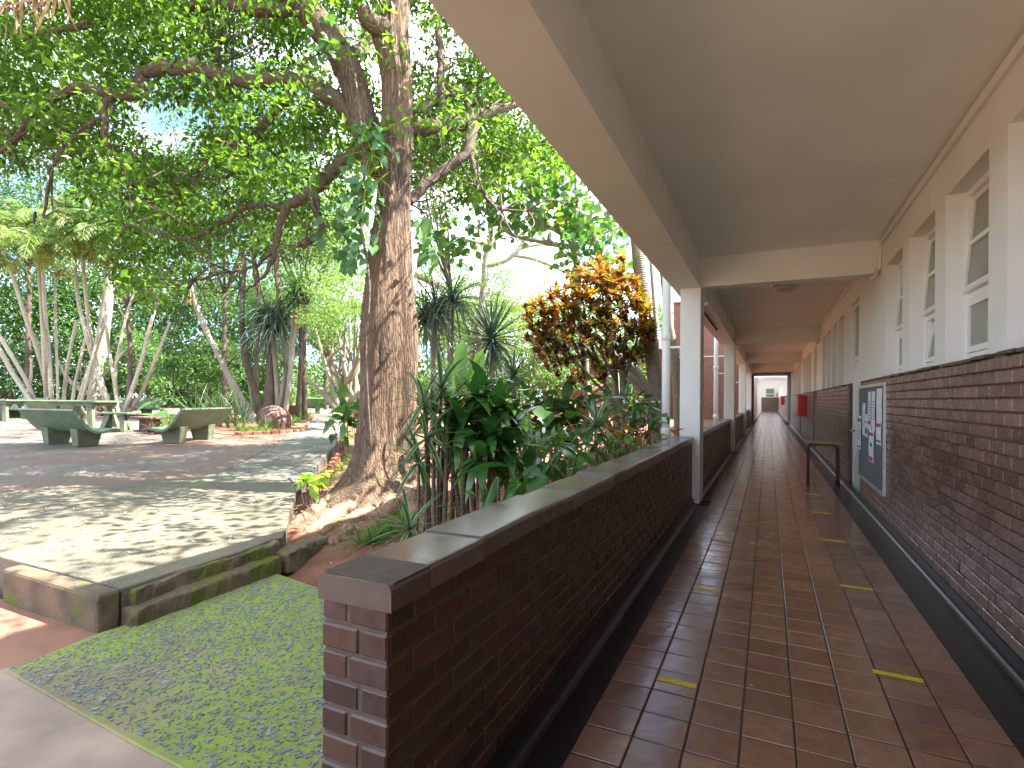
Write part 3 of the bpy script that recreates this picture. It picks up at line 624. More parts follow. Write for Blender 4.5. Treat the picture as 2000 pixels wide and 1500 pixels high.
# doors: recessed white frame, leaf, transom light, knob
for i, (a_, b_) in enumerate(doors):
    d = MB().box(XW + 0.05, XW + 0.10, a_, a_ + 0.09, 0.01, 3.16).box(XW + 0.05, XW + 0.10, b_ - 0.09, b_, 0.01, 3.16).box(XW + 0.05, XW + 0.10, a_ + 0.09, b_ - 0.09, 3.07, 3.16).box(XW + 0.05, XW + 0.10, a_ + 0.09, b_ - 0.09, 2.19, 2.27)
    do = d.build('door', M['paint'], B)
    lf = MB().box(XW + 0.075, XW + 0.115, a_ + 0.092, b_ - 0.092, 0.015, 2.188).me('door_leaf'); obj('door_leaf', lf, M['paint'], do)
    MB().box(XW + 0.08, XW + 0.09, a_ + 0.092, b_ - 0.092, 2.272, 3.068).build('transom_pane', M['glass'], do)
    MB().tube([(XW + 0.075, b_ - 0.16, 1.02), (XW + 0.03, b_ - 0.16, 1.02), (XW + 0.018, b_ - 0.16, 1.02), (XW + 0.0, b_ - 0.16, 1.02)], [0.012, 0.012, 0.028, 0.02], 10).build('door_knob', M['brass'], do, smooth=True)
    MB().box(XW + 0.005, XW + 0.24, b_ + 0.0, b_ + 0.045, 0.06, 1.83).build('door_jamb', M['brick'], B)
# corridor beyond: brick wing over the passage, then a bright open corridor to the end wall
def brickwall(name, c1, c2, mo, w_=0.233, h_=0.085):
    m, t, b, o = newmat(name); bt = nd(t, 'ShaderNodeTexBrick', Scale=1.0, Mortar_Size=0.006, Brick_Width=w_, Row_Height=h_, Bias=0.0)
    bt.inputs['Color1'].default_value = (*c1, 1); bt.inputs['Color2'].default_value = (*c2, 1); bt.inputs['Mortar'].default_value = (*mo, 1)
    g_ = t.nodes.new('ShaderNodeNewGeometry'); s_ = t.nodes.new('ShaderNodeSeparateXYZ'); t.links.new(g_.outputs['Position'], s_.inputs[0])
    ad = t.nodes.new('ShaderNodeMath'); t.links.new(s_.outputs[0], ad.inputs[0]); t.links.new(s_.outputs[1], ad.inputs[1])
    cb = t.nodes.new('ShaderNodeCombineXYZ'); t.links.new(ad.outputs[0], cb.inputs[0]); t.links.new(s_.outputs[2], cb.inputs[1]); t.links.new(cb.outputs[0], bt.inputs['Vector'])
    c = mixc(t, 0.5, bt.outputs['Color'], ramp(t, noise(t, coords(t), 3, 6), [(0.3, (0.7, 0.7, 0.7)), (0.7, (1.2, 1.2, 1.2))]), 'MULTIPLY')
    t.links.new(c, b.inputs['Base Color']); b.inputs['Roughness'].default_value = 0.7; bump(t, b, bt.outputs['Fac'], -0.3, 0.01); return m
M['redbrick'] = brickwall('far red brick', (0.12, 0.042, 0.028), (0.17, 0.066, 0.044), (0.17, 0.115, 0.09))
M['brownbrick'] = brickwall('far brown brick', (0.12, 0.06, 0.05), (0.16, 0.085, 0.07), (0.2, 0.15, 0.12))
R = thing('brick_wing', 'red brick wing with pale fascia crossing the corridor behind the columns', 'building')
MB().box(-5.87, -1.1, 38.0, 46, -0.3, 8.15).build('wall', M['redbrick'], R)
MB().box(1.302, 9, 38.01, 46.3, -0.3, 8.15).build('wall', M['redbrick'], R)
MB().box(-1.1, 1.301, 38.0, 46.3, 3.42, 8.15).build('passage_ceiling', M['ceiling'], R)
MB().box(-6.1, 9, 37.7, 46.2, 8.155, 8.75).build('fascia', M['paint'], R)
MB().box(-1.098, -1.0, 38.05, 46, 0, 3.4).build('passage_door', M['dark'], R)
MB().box(-5.9, -1.1, 37.96, 38.0, 4.4, 4.46).build('band_course', M['alu'], R)
R2 = thing('brick_outbuilding', 'lower brick block with white roof edge left of the brick wing', 'building')
MB().box(-13.5, -5.9, 40.0, 47, -0.3, 5.2).build('wall', M['redbrick'], R2)
MB().box(-13.8, -5.88, 39.7, 47.2, 5.2, 6.3).build('fascia', M['paint'], R2)
MB().box(-8.6, -7.2, 39.62, 39.7, 6.35, 7.5).build('water_tank', M['alu'], R2)
for i in range(3):
    f_ = MB().box(-12.6 + i * 2.2, -11.3 + i * 2.2, 39.93, 39.99, 1.0, 2.6).build('window', M['paint'], R2); MB().box(-12.5 + i * 2.2, -11.4 + i * 2.2, 39.90, 39.93, 1.1, 2.5).build('pane', M['glass'], f_)
E2 = thing('far_corridor', 'bright white corridor section beyond the brick wing with end wall', 'building')
M['added_light_roof'] = leafmat('translucent roof added for light', [(0, (0.62, 0.64, 0.68)), (1, (0.66, 0.67, 0.70))], 0.6, 0.5, tcol=(1.0, 1.0, 1.0))  # translucency made up so daylight from above brightens the far corridor
MB().box(-1.2, 4, 46.3, YEND + 0.3, 3.43, 3.45).build('ceiling', M['added_light_roof'], E2)
MB().box(1.30, 1.5, 46.3, YEND, 1.95, 3.43).build('upper_wall', M['plaster'], E2)
MB().box(1.295, 1.49, 46.3, YEND, 0, 1.95).build('dado', M['brownbrick'], E2)
MB().box(-1.6, 1.6, YEND, YEND + 0.2, 1.99, 3.43).build('end_wall', M['plaster'], E2)
MB().box(-1.6, 1.6, YEND - 0.01, YEND + 0.19, 0, 1.985).build('end_dado', M['brownbrick'], E2)
f_ = MB().box(-0.37, 0.82, YEND - 0.06, YEND - 0.005, 2.0, 3.3).build('window', M['paint'], E2); MB().box(-0.3, 0.75, YEND - 0.07, YEND - 0.061, 2.5, 3.24).build('pane', M['glass'], f_); MB().box(-0.3, 0.75, YEND - 0.07, YEND - 0.061, 2.06, 2.42).build('pane', M['glass'], f_)
for i in range(9):
    MB().box(-1.1, -0.85, 48.5 + i * 4, 48.8 + i * 4, 0, 3.43).build('column', M['paint'], E2)
    MB().box(-0.9, 1.32, 48.5 + i * 4, 48.75 + i * 4, 3.15, 3.43).build('cross_beam', M['paint'], E2)
MB().box(-0.35, 0.55, YEND - 0.12, YEND - 0.1, 3.30, 3.42).build('exit_sign', M['greenc'], E2)
#SECTION3
# ------------------------------------------------------------------ things in the corridor
ordn = ['nearest', 'second', 'third', 'fourth', 'fifth', 'sixth', 'seventh', 'eighth']
for i, y in enumerate([3.60, 5.16, 6.78, 8.39, 9.97, 11.6]):
    o = MB().box(-0.115, 0.115, -0.024, 0.024, 0, 0.0012).build('floor_tape', M['yellow'], label='%s yellow tape strip from the camera in the right-hand row' % ordn[i], cat='tape', group='right row of floor tapes', loc=(0.655, y, 0.0085), rotz=-0.035 + 0.02 * rng.normal())
for i, y in enumerate([2.995, 4.56, 6.22, 7.815, 9.4]):
    o = MB().box(-0.10, 0.10, -0.024, 0.024, 0, 0.0012).build('floor_tape', M['yellow'], label='%s yellow tape strip from the camera in the left-hand row' % ordn[i], cat='tape', group='left row of floor tapes', loc=(-0.435, y, 0.0085), rotz=-0.03 + 0.02 * rng.normal())
# notice board with pinned sheets
nb = thing('notice_board', 'tall grey felt notice board with metal trim on the brick wall', 'notice board', (XW - 0.006, 8.73, 0.42))
MB().box(-0.012, 0.006, -1.0, 1.0, 0.0, 1.30).build('felt', M['felt'], nb)
for b6 in ((-1.03, -0.99, -0.03, 1.33), (0.99, 1.03, -0.03, 1.33), (-0.99, 0.99, -0.03, 0.008), (-0.99, 0.99, 1.29, 1.33)): MB().box(-0.024, 0.004, *b6).build('trim', M['alu'], nb)
def sheet_paper(y, z, w, h, label, bars, tilt=0.0):
    p = thing('notice_paper', label, 'notice', (XW - 0.024, y, z), group='notices pinned on the felt board'); p.rotation_euler[0] = tilt
    c = MB(); c.add([(0.0, -w / 2, 0), (0, w / 2, 0), (-0.006, w / 2, h / 2), (-0.006, -w / 2, h / 2), (0, w / 2, h), (0, -w / 2, h)], [(0, 1, 2, 3), (3, 2, 4, 5)]); c.build('sheet', M['paper'], p)
    for (k_, y0, y1, z0, z1) in bars:
        MB().box(-0.0105, -0.0075, y0 * w, y1 * w, z0 * h, z1 * h).build({'redprint': 'red_band', 'greyprint': 'text_block', 'darkprint': 'picture'}[k_], M[k_], p)
txt = [('greyprint', -0.4, 0.38, 0.30 + 0.07 * i, 0.325 + 0.07 * i) for i in range(7)]
A4 = (0.30, 0.42)
sheet_paper(9.60, 0.80, 0.34, 0.50, 'notice with red header and red foot, leftmost sheet beside the door', [('redprint', -0.4, 0.4, 0.82, 0.93), ('redprint', -0.4, 0.4, 0.05, 0.11)] + txt)
sheet_paper(9.18, 1.03, 0.26, 0.46, 'plain white sheet second from the door side', txt)
sheet_paper(8.96, 1.02, 0.23, 0.32, 'narrow sheet with a coloured picture overlapping its neighbour', [('darkprint', -0.3, 0.3, 0.15, 0.4), ('redprint', -0.35, 0.35, 0.62, 0.68)])
sheet_paper(8.72, 1.13, 0.24, 0.52, 'long white sheet with small picture in the middle of the board', [('darkprint', -0.3, 0.1, 0.15, 0.25)] + txt)
sheet_paper(8.42, 1.13, 0.27, 0.52, 'long white text sheet right of the middle', txt)
sheet_paper(8.55, 0.71, 0.38, 0.42, 'red headed notice with dark device picture hanging lowest', [('redprint', -0.4, 0.4, 0.84, 0.94), ('darkprint', -0.2, 0.15, 0.5, 0.62), ('redprint', -0.3, 0.4, 0.05, 0.18)])
sheet_paper(8.00, 1.28, 0.36, 0.40, 'blank white sheet in the top right corner of the board', [])
sheet_paper(8.02, 0.98, 0.34, 0.30, 'white sheet with two red bands under the corner sheet', [('redprint', -0.4, 0.4, 0.74, 0.88), ('redprint', -0.4, 0.4, 0.12, 0.2)])
# small table against the wall
tb_ = thing('side_table', 'small wooden topped table with maroon steel tube legs by the wall', 'table', (0.90, 11.25, 0.008))
bevel = bevel_me(MB().box(-0.29, 0.29, -0.2, 0.2, 0.745, 0.775).me('table_top'), 0.006, 2); obj('table_top', bevel, M['wood'], tb_)
for yy, nm in ((-0.16, 'leg_frame'), (0.16, 'leg_frame')):
    MB().tube(spline([(-0.235, yy, 0.04), (-0.23, yy, 0.6), (-0.215, yy, 0.69), (-0.15, yy, 0.725), (0.15, yy, 0.725), (0.215, yy, 0.69), (0.23, yy, 0.6), (0.235, yy, 0.04)], 5), 0.016, 10).build(nm, M['maroon'], tb_, smooth=True)
    for xx in (-0.235, 0.235): MB().tube([(xx, yy, 0), (xx, yy, 0.06)], [0.021, 0.019], 10).build('rubber_foot', M['rubber'], tb_, smooth=True)
for xx in (-0.1, 0.1): MB().box(xx - 0.012, xx + 0.012, -0.17, 0.17, 0.715, 0.744).build('rail', M['maroon'], tb_)
# fire hose cabinets, extinguisher sign etc.
def cabinet(y, x0, label, dz=0, s=1.0):
    c = thing('hose_cabinet', label, 'cabinet', (XW, y, 0.95 + dz), group='red fire cabinets on the classroom wall')
    obj('body', bevel_me(MB().box(-0.27, 0.0, 0.0, 0.85, 0, 0.78).me('body'), 0.012, 2), M['red'], c)
    MB().box(-0.278, -0.268, 0.06, 0.79, 0.05, 0.73).build('door_panel', M['red'], c); MB().box(-0.29, -0.278, 0.1, 0.13, 0.34, 0.44).build('handle', M['metal'], c)
cabinet(22.4, 0, 'nearer red fire cabinet on the brick dado'); cabinet(52.5, 0, 'far small red fire cabinet near the corridor end', 0.2)
sg = thing('wall_sign', 'white sign with red marks hanging by the last column', 'sign', (-0.98, 34.6, 2.2)); MB().box(0, 0.03, 0, 0.5, 0, 1.0).box(-0.3, 0.0, 0.0, 0.03, 0, 1.0).build('panel', M['paper'], sg)
for z_ in (0.15, 0.65): MB().tube([(-0.15, -0.006, z_ + 0.1), (-0.15, 0.0, z_ + 0.1)], 0.11, 12).build('red_mark', M['redprint'], sg)
ep = thing('alarm_panel', 'two small red alarm boxes on the far end wall', 'alarm', (1.1, YEND - 0.08, 2.1))
for z_ in (0.0, 0.3): MB().box(-0.09, 0.09, 0, 0.06, z_, z_ + 0.18).build('box', M['red'], ep)
# ceiling lamps: round bulkheads under the slab
for i, y in enumerate([10.4, 19.0, 27.6]):
    l_ = thing('ceiling_lamp', ['nearest round bulkhead lamp under the walkway ceiling behind the first beam', 'middle round bulkhead lamp behind the second beam', 'far round bulkhead lamp behind the third beam'][i], 'lamp', (0.25, y, ZC), group='round ceiling lamps')
    MB().tube([(0, 0, 0.0), (0, 0, -0.05), (0, 0, -0.07)], [0.24, 0.24, 0.22], 28).build('base', M['paint'], l_, smooth=False)
    MB().tube([(0, 0, -0.07), (0, 0, -0.12), (0, 0, -0.15), (0, 0, -0.165)], [0.19, 0.18, 0.14, 0.02], 24).build('cover', M['alu'], l_, smooth=True)
# conduits dropping at the beams and the bent pipe end
for i, y in enumerate([8.42, 17.05, 25.7]):
    c = thing('cable_conduit', ['nearest cable trunking with bent pipe end at the first beam', 'cable trunking with junction box at the second beam', 'far cable trunking at the third beam'][i], 'conduit', (XW - 0.012, y, 3.2), group='cable trunkings at the beams')
    MB().box(-0.02, 0.012, -0.33, -0.285, -0.02, 0.30).build('trunking', M['paint'], c)
    MB().tube(spline([(-0.02, -0.30, 0.0), (-0.025, -0.30, -0.05), (-0.05, -0.27, -0.10), (-0.10, -0.24, -0.115)], 4), 0.022, 8).build('bent_pipe', M['alu'], c, smooth=True)
# pipe hanger bracket on the edge beam in the second bay
br = thing('beam_bracket', 'thin metal strip bracket on the edge beam past the first column', 'bracket', (-0.885, 9.2, 3.05))
MB().box(-0.28, 0.0, 0, 0.03, 0, 0.05).build('bar', M['paint'], br); MB().box(-0.004, 0.006, 0, 0.05, 0, 0.42).build('strip', M['alu'], br); MB().box(-0.2, -0.18, 0.05, 4.0, 0.06, 0.09).build('slot_strip', M['dark'], br)
# downpipes outside each column
def downpipe(y, label):
    d = thing('downpipe', label, 'pipe', (-1.40, y, 0.0), group='white downpipes by the columns')
    MB().tube([(0, 0, 0.05), (0, 0, 4.4)], 0.062, 16).build('pipe', M['pipe'], d, smooth=True)
    for z_ in (0.98, 2.42): MB().tube([(0, 0, z_), (0, 0, z_ + 0.01), (0, 0, z_ + 0.11), (0, 0, z_ + 0.12)], [0.066, 0.075, 0.075, 0.066], 16).build('collar', M['pipe'], d, smooth=True)
    MB().box(0.05, 0.30, -0.012, 0.012, 2.30, 2.33).build('bracket', M['paint'], d)
downpipe(8.38, 'nearest white downpipe standing outside the first column'); downpipe(17.0, 'second white downpipe standing outside the second column'); downpipe(25.7, 'far white downpipe outside the third column')

# ------------------------------------------------------------------ patio furniture of green painted concrete
BP = [(-0.47, 0.88), (-0.36, 0.73), (-0.22, 0.55), (-0.12, 0.44), (-0.02, 0.375), (0.10, 0.36), (0.24, 0.385), (0.36, 0.41), (0.46, 0.405), (0.53, 0.37)]
def bench(p, ang, label, length=1.85, tape=True, s=1.0):
    b = thing('concrete_bench', label, 'bench', (p[0], p[1], p[2]), ang, group='green concrete benches on the patio'); b.scale = (s, s, s)
    P = spline([(x, z) for x, z in BP], 3); T = np.gradient(P, axis=0); T /= np.linalg.norm(T, axis=1)[:, None]; Nn = np.stack([-T[:, 1], T[:, 0]], 1) * 0.055
    ring = np.vstack([P, (P - Nn)[::-1]]); n_ = len(ring)
    V = [(-length / 2, y, z) for y, z in ring] + [(length / 2, y, z) for y, z in ring]; k_ = n_ // 2
    F = [(i, i + 1, n_ + i + 1, n_ + i) for i in range(n_ - 1)] + [(n_ - 1, 0, n_, 2 * n_ - 1)]
    F += [(i, n_ - 1 - i, n_ - 2 - i, i + 1) for i in range(k_ - 1)] + [(n_ + i + 1, 2 * n_ - 2 - i, 2 * n_ - 1 - i, n_ + i) for i in range(k_ - 1)]
    me = mesh_np('seat_shell', V, F); me.materials.append(M['greenc']); bm = bmesh.new(); bm.from_mesh(me); bmesh.ops.recalc_face_normals(bm, faces=bm.faces); bm.to_mesh(me); bm.free()
    obj('seat_shell', me, None, b)
    for x in (-length * 0.27, length * 0.27):
        l_ = MB().add([(x - 0.11, -0.17, 0), (x + 0.11, -0.17, 0), (x + 0.11, 0.25, 0), (x - 0.11, 0.25, 0), (x - 0.15, -0.22, 0.42), (x + 0.15, -0.22, 0.42), (x + 0.15, 0.33, 0.36), (x - 0.15, 0.33, 0.36)], [(0, 3, 2, 1), (4, 5, 6, 7), (0, 1, 5, 4), (1, 2, 6, 5), (2, 3, 7, 6), (3, 0, 4, 7)]).me('leg')
        obj('leg', bevel_me(l_, 0.012, 1), M['greendk'], b)
    if tape:
        tp = MB(); Q = P - 0 * Nn; tt = [(0.0 - 0.03, y, z + 0.006) for y, z in Q]; tt2 = [(0.03, y, z + 0.006) for y, z in Q]
        m_ = len(Q); tp.add(tt + tt2, [(i, i + 1, m_ + i + 1, m_ + i) for i in range(m_ - 1)]); tp.add([(-0.03, -0.47, 0.888), (0.03, -0.47, 0.888), (0.03, -0.53, 0.86), (-0.03, -0.53, 0.86)], [(0, 1, 2, 3)])
        tp.build('marker_tape', M['redtape'], b)
    return b
def two(px1, px2):
    a_ = gnd(*px1); b_ = gnd(*px2); d = b_ - a_; return (a_ + b_) / 2, math.atan2(d[1], d[0])
p, an = two((93, 866), (178, 873)); bench(p, an, 'green concrete bench seen from behind, nearest on the left', 2.25, True, 0.98)
p, an = two((332, 868), (409, 857)); bench(p, an, 'green concrete bench seen from behind, right of the picnic table', 2.1, True, 0.98)
p, an = two((88, 826), (150, 826)); bench(p, an, 'green concrete bench behind the picnic table, back turned to us', 1.85, True, 1.0)
p = gnd(44, 815); bench(p, math.radians(25 + 180 - 10), 'green bench facing the camera at the far left edge', 1.7, False)
p = gnd(262, 812); bench(p, math.radians(25 + 180 + 8), 'green bench facing the camera behind the leaning palm stems', 2.2, True)
p = gnd(443, 810); bench(p, math.radians(25), 'pale green bench half hidden by reeds in the middle bed', 2.0, False)
p = gnd(606, 808); bench(p, math.radians(25 + 20), 'small far green bench at the end of the path', 1.4, False)
def ptable(p, ang, label, L, W, h, apron=True, cat='table'):
    t_ = thing('concrete_table' if cat == 'table' else 'concrete_stool', label, cat, p, ang)
    obj('top', bevel_me(MB().box(-L / 2, L / 2, -W / 2, W / 2, h - 0.06, h).me('top'), 0.015, 2), M['greenc'], t_)
    if apron: MB().box(-L / 2 + 0.12, L / 2 - 0.12, -W / 2 + 0.1, W / 2 - 0.1, h - 0.17, h - 0.062).build('apron', M['greendk'], t_)
    for sx in (-1, 1):
        for sy in (-1, 1):
            x0, x1 = sx * (L / 2 - 0.30), sx * (L / 2 - 0.14); y0, y1 = sy * (W / 2 - 0.22), sy * (W / 2 - 0.1); hh = h - 0.062
            MB().add([(x1 - 0.09, y1 - 0.05, 0), (x1 + 0.09, y1 - 0.05, 0), (x1 + 0.09, y1 + 0.05, 0), (x1 - 0.09, y1 + 0.05, 0), (x0 - 0.09, y0 - 0.05, hh), (x0 + 0.09, y0 - 0.05, hh), (x0 + 0.09, y0 + 0.05, hh), (x0 - 0.09, y0 + 0.05, hh)], [(0, 3, 2, 1), (4, 5, 6, 7), (0, 1, 5, 4), (1, 2, 6, 5), (2, 3, 7, 6), (3, 0, 4, 7)]).build('leg', M['greendk'], t_)
        MB().box(sx * (L / 2 - 0.14) - 0.07, sx * (L / 2 - 0.14) + 0.07, -W / 2 + 0.1, W / 2 - 0.1, 0.0, 0.06).build('foot_bar', M['greendk'], t_)
    return t_
p = gnd(163, 838); ptable(p, math.radians(20), 'green concrete picnic table between the benches', 1.75, 1.15, 0.93)
p = gnd(226, 843); ptable(p, math.radians(14), 'low green concrete stool bench right of the picnic table', 1.1, 0.42, 0.60, False, 'stool')
p = gnd(8, 822); ptable(p, math.radians(20), 'green table cut by the left edge of the picture', 1.3, 1.0, 0.85)
p = gnd(300, 842); sl_ = thing('stone_slab_seat', 'flat brown stone slab seat beside the second bench', 'stone', p)
obj('slab', bevel_me(MB().box(-0.75, 0.35, -0.3, 0.3, 0.38, 0.45).me('slab'), 0.02, 2), M['stone'], sl_); MB().box(-0.5, 0.1, -0.15, 0.15, 0, 0.38).build('support', M['stone'], sl_)
#SECTION4
# ------------------------------------------------------------------ vegetation helpers
def rel(mb, base):
    mb.v = [v - np.asarray(base) for v in mb.v]; return mb
def part(name, V, F, base, mat, parent, kind=None, smooth=False):
    return obj(name, mesh_np(name, V - np.asarray(base), F, smooth), mat, parent, kind=kind)
def limb(mb, pts, n=10, k=5, wob=0.04, dj=0.0):
    """pts: (px, py, D, half width in px)"""
    P = spline([list(at(a, b, c)) + [w * c / 1054] for a, b, c, w in pts], k)
    X = P[:, :3].copy()
    if dj: X[1:-1] += rng.normal(size=(len(X) - 2, 3)) * dj
    mb.tube(X, np.maximum(P[:, 3], 0.004), n, wob=wob); return X
def rosette_frames(n, c, lo, hi, up=1.0):
    az = np.arange(n) * 2.39996 + rng.random(n) * 0.5; t = (np.arange(n) + 0.5) / n
    el = np.radians(hi + (lo - hi) * t ** 0.8) + rng.normal(size=n) * 0.08
    A = np.stack([np.cos(az) * np.cos(el), np.sin(az) * np.cos(el), np.sin(el)], 1)
    N = np.stack([-np.cos(az) * np.sin(el), -np.sin(az) * np.sin(el), np.cos(el)], 1)
    return np.repeat(np.asarray(c)[None], n, 0) + A * 0.01, A, N
def rosette(cs, n, L, W, lo=-30, hi=85, droop=0.3, fold=0.02, shape=strap, seg=4):
    tv, tf = leaf_t(shape, seg, fold, droop); P, A, N = [], [], []
    for c in cs:
        p, a, m = rosette_frames(n, c, lo, hi); P.append(p); A.append(a); N.append(m)
    P, A, N = map(np.concatenate, (P, A, N)); s = 0.75 + 0.4 * rng.random(len(P))
    return scatter(P, A, N, L * s, W * (0.85 + 0.3 * rng.random(len(P))), tv, tf)
leaf_meshes = {}
def leaf_me(key, mat, shape, seg, fold, droop):
    if key not in leaf_meshes:
        tv, tf = leaf_t(shape, seg, fold, droop); me = mesh_np('leaf', tv, [tuple(f) for f in tf], True); me.materials.append(mat); leaf_meshes[key] = me
    return leaf_meshes[key]
def leaf_objs(parent, base, me, P, A, N, L, W, name='leaf'):
    A = unit(np.asarray(A, float)); S = unit(np.cross(N, A)); N = np.cross(A, S); m = len(P); L = np.broadcast_to(L, (m,)); W = np.broadcast_to(W, (m,))
    for i in range(m):
        o = bpy.data.objects.new(name, me); col.objects.link(o); o.parent = parent
        q = P[i] - np.asarray(base)
        o.matrix_basis = Matrix(((A[i][0] * L[i], S[i][0] * W[i], N[i][0] * L[i], q[0]), (A[i][1] * L[i], S[i][1] * W[i], N[i][1] * L[i], q[1]), (A[i][2] * L[i], S[i][2] * W[i], N[i][2] * L[i], q[2]), (0, 0, 0, 1)))
def head_leaves(parent, base, me, cs, n, L, W, lo=-35, hi=85):
    for c in cs:
        P, A, N = rosette_frames(n, c, lo, hi); s = 0.75 + 0.45 * rng.random(n)
        leaf_objs(parent, base, me, P, A, N, L * s, W * s)

# ------------------------------------------------------------------ the big tree
TB = np.array(list(soil(760, 972)))
TD = float((TB - CAM) @ FW)
mt = thing('shade_tree', 'large rough barked shade tree with spreading limbs beside the path', 'tree', tuple(TB))
ctr = [(757, 1000, 60), (757, 950, 58), (757, 900, 53), (759, 810, 50), (763, 720, 51), (763, 650, 52), (762, 560, 44), (763, 490, 39), (768, 420, 33), (770, 367, 29), (774, 300, 29), (777, 245, 28), (776, 175, 27), (768, 110, 29), (762, 70, 31), (768, 20, 29), (772, -60, 27), (778, -160, 22)]
S = spline([list(at(a, b, TD)) + [w * TD / 1054] for a, b, w in ctr], 14)
nr, na = len(S), 96; th = np.linspace(0, 2 * math.pi, na, endpoint=False); V = np.zeros((nr, na, 3))
lobes = [(-2.4, 0.9), (-1.75, 0.75), (-0.9, 0.8), (0.1, 0.6), (1.2, 0.5), (2.6, 0.8)]
for i in range(nr):
    x, y, z, r = S[i]; h = z - TB[2]; fl_ = math.exp(-max(0, h) / 0.32); flu = 0.5 + 0.5 * math.exp(-max(0, h - 1.6) / 0.8)
    for j in range(na):
        a = th[j]
        rr = r * (1 + flu * (0.085 * math.sin(3 * a + 0.6 + 0.15 * h) + 0.075 * math.sin(5 * a + 2.0 - 0.2 * h) + 0.05 * math.sin(8 * a + h)))
        rr += sum(0.34 * wgt * fl_ * max(0, math.cos(a - la)) ** 6 for la, wgt in lobes) + 0.07 * fl_
        rr += 0.022 * abs(mn.noise(Vector((math.cos(a) * 3.2, math.sin(a) * 3.2, z * 0.55)))) * 2 + 0.012 * mn.noise(Vector((math.cos(a) * 9, math.sin(a) * 9, z * 2.2)))
        V[i, j] = (x + math.cos(a) * rr, y + math.sin(a) * rr, z)
F = [(i * na + j, i * na + (j + 1) % na, (i + 1) * na + (j + 1) % na, (i + 1) * na + j) for i in range(nr - 1) for j in range(na)] + [tuple((nr - 1) * na + j for j in range(na))]
part('trunk', V.reshape(-1, 3), F, TB, M['bark'], mt, smooth=True)
lb = MB()
D0 = TD
limb(lb, [(745, 340, D0 + .1, 22), (722, 290, D0 + .1, 26), (694, 175, D0 + .2, 27), (663, 105, D0 + .3, 26), (614, 35, D0 + .4, 27), (570, -20, D0 + .5, 26), (500, -110, D0 + .7, 20), (430, -200, D0 + 1, 12)], 14)
rel(lb, TB).build('limb', M['bark'], mt, smooth=True)
lb = MB(); limb(lb, [(760, 60, D0 - .1, 20), (735, 50, D0 - .2, 19), (718, 38, D0 - .3, 17), (712, 24, D0 - .33, 15), (711, 20, D0 - .33, 13)], 14); rel(lb, TB).build('cut_stub', M['bark'], mt, smooth=True)
limbs = [
 [(735, 300, 0, 20), (690, 228, .2, 19), (640, 185, .3, 16), (580, 155, .4, 14), (500, 160, .5, 13), (440, 152, .4, 14), (380, 130, .3, 14), (310, 135, .3, 13), (277, 146, .3, 11), (278, 172, .3, 12), (262, 185, .3, 11), (225, 183, .3, 9), (150, 172, .4, 9), (105, 192, .5, 9), (62, 222, .5, 6), (0, 200, .6, 5), (-80, 190, .8, 4)],
 [(770, 255, .2, 17), (850, 243, .4, 16), (902, 238, .5, 16), (940, 226, .6, 12), (1000, 205, .7, 7), (1060, 190, .9, 4)],
 [(925, 245, .5, 12), (912, 297, .4, 10), (867, 332, .3, 10), (820, 372, .2, 9), (797, 395, .1, 9)],
 [(735, 290, .1, 12), (695, 300, .2, 12), (660, 325, .3, 11), (625, 360, .4, 11), (585, 388, .5, 10), (560, 408, .5, 9), (545, 450, .5, 6), (535, 490, .6, 6), (520, 530, .6, 4), (480, 570, .6, 2)],
 [(615, 372, .4, 8), (618, 410, .3, 7), (628, 450, .3, 6), (600, 475, .2, 6), (580, 482, .2, 3)],
 [(555, 408, .5, 6), (500, 398, .6, 5), (455, 420, .6, 5), (400, 455, .7, 4), (350, 466, .7, 3), (250, 440, .8, 2)],
 [(275, 185, .3, 7), (212, 193, .3, 6), (203, 240, .2, 5), (208, 285, .2, 4), (236, 312, .2, 4), (252, 360, .2, 3), (256, 395, .2, 2)],
 [(205, 228, .3, 4), (165, 250, .3, 4), (125, 290, .4, 3), (102, 330, .4, 3), (92, 380, .4, 3), (85, 425, .5, 2)],
 [(500, 275, 1.2, 8), (480, 285, 1.1, 9), (440, 285, 1.0, 9), (430, 300, 1.0, 4), (400, 320, .9, 3), (370, 345, .9, 2)],
 [(560, 180, .6, 10), (545, 210, .9, 10), (510, 250, 1.1, 9), (490, 282, 1.2, 8)],
 [(600, 10, .4, 14), (520, 20, .6, 12), (420, 12, .8, 11), (340, 20, .9, 8), (300, 45, 1.0, 4)],
 [(450, 40, .8, 5), (430, 80, .7, 4), (420, 120, .6, 3)],
 [(62, 222, .5, 5), (30, 270, .5, 5), (-5, 300, .6, 4), (-60, 350, .7, 3)],
 [(205, 45, 1.2, 7), (160, 50, 1.2, 7), (100, 62, 1.2, 6), (40, 68, 1.2, 6), (-40, 60, 1.2, 5)],
 [(690, 105, .3, 12), (712, 85, .8, 10), (740, 60, 1.2, 9), (790, 20, 1.6, 8), (850, -60, 2, 6)],
 [(870, 240, .6, 8), (862, 180, .8, 8), (860, 110, .9, 7), (855, 20, 1.0, 6), (840, -80, 1.1, 5)],
 [(800, 215, .6, 9), (830, 208, .7, 9), (870, 185, .9, 8), (910, 180, 1.0, 6), (915, 215, .9, 5)],
 [(915, 290, .4, 5), (925, 330, .4, 5), (945, 380, .4, 4), (980, 410, .5, 3), (1030, 412, .5, 2)],
 [(530, 490, .6, 4), (500, 520, .6, 3), (450, 530, .7, 3), (380, 545, .7, 2)],
 [(290, 330, .4, 2), (330, 380, .5, 2), (250, 390, .4, 2)],
]
for L_ in limbs:
    lb = MB(); limb(lb, [(a, b, D0 + c, w) for a, b, c, w in L_], 9, 5, 0.06, 0.012); rel(lb, TB).build('limb', M['limb'], mt, smooth=True)
tw = MB()
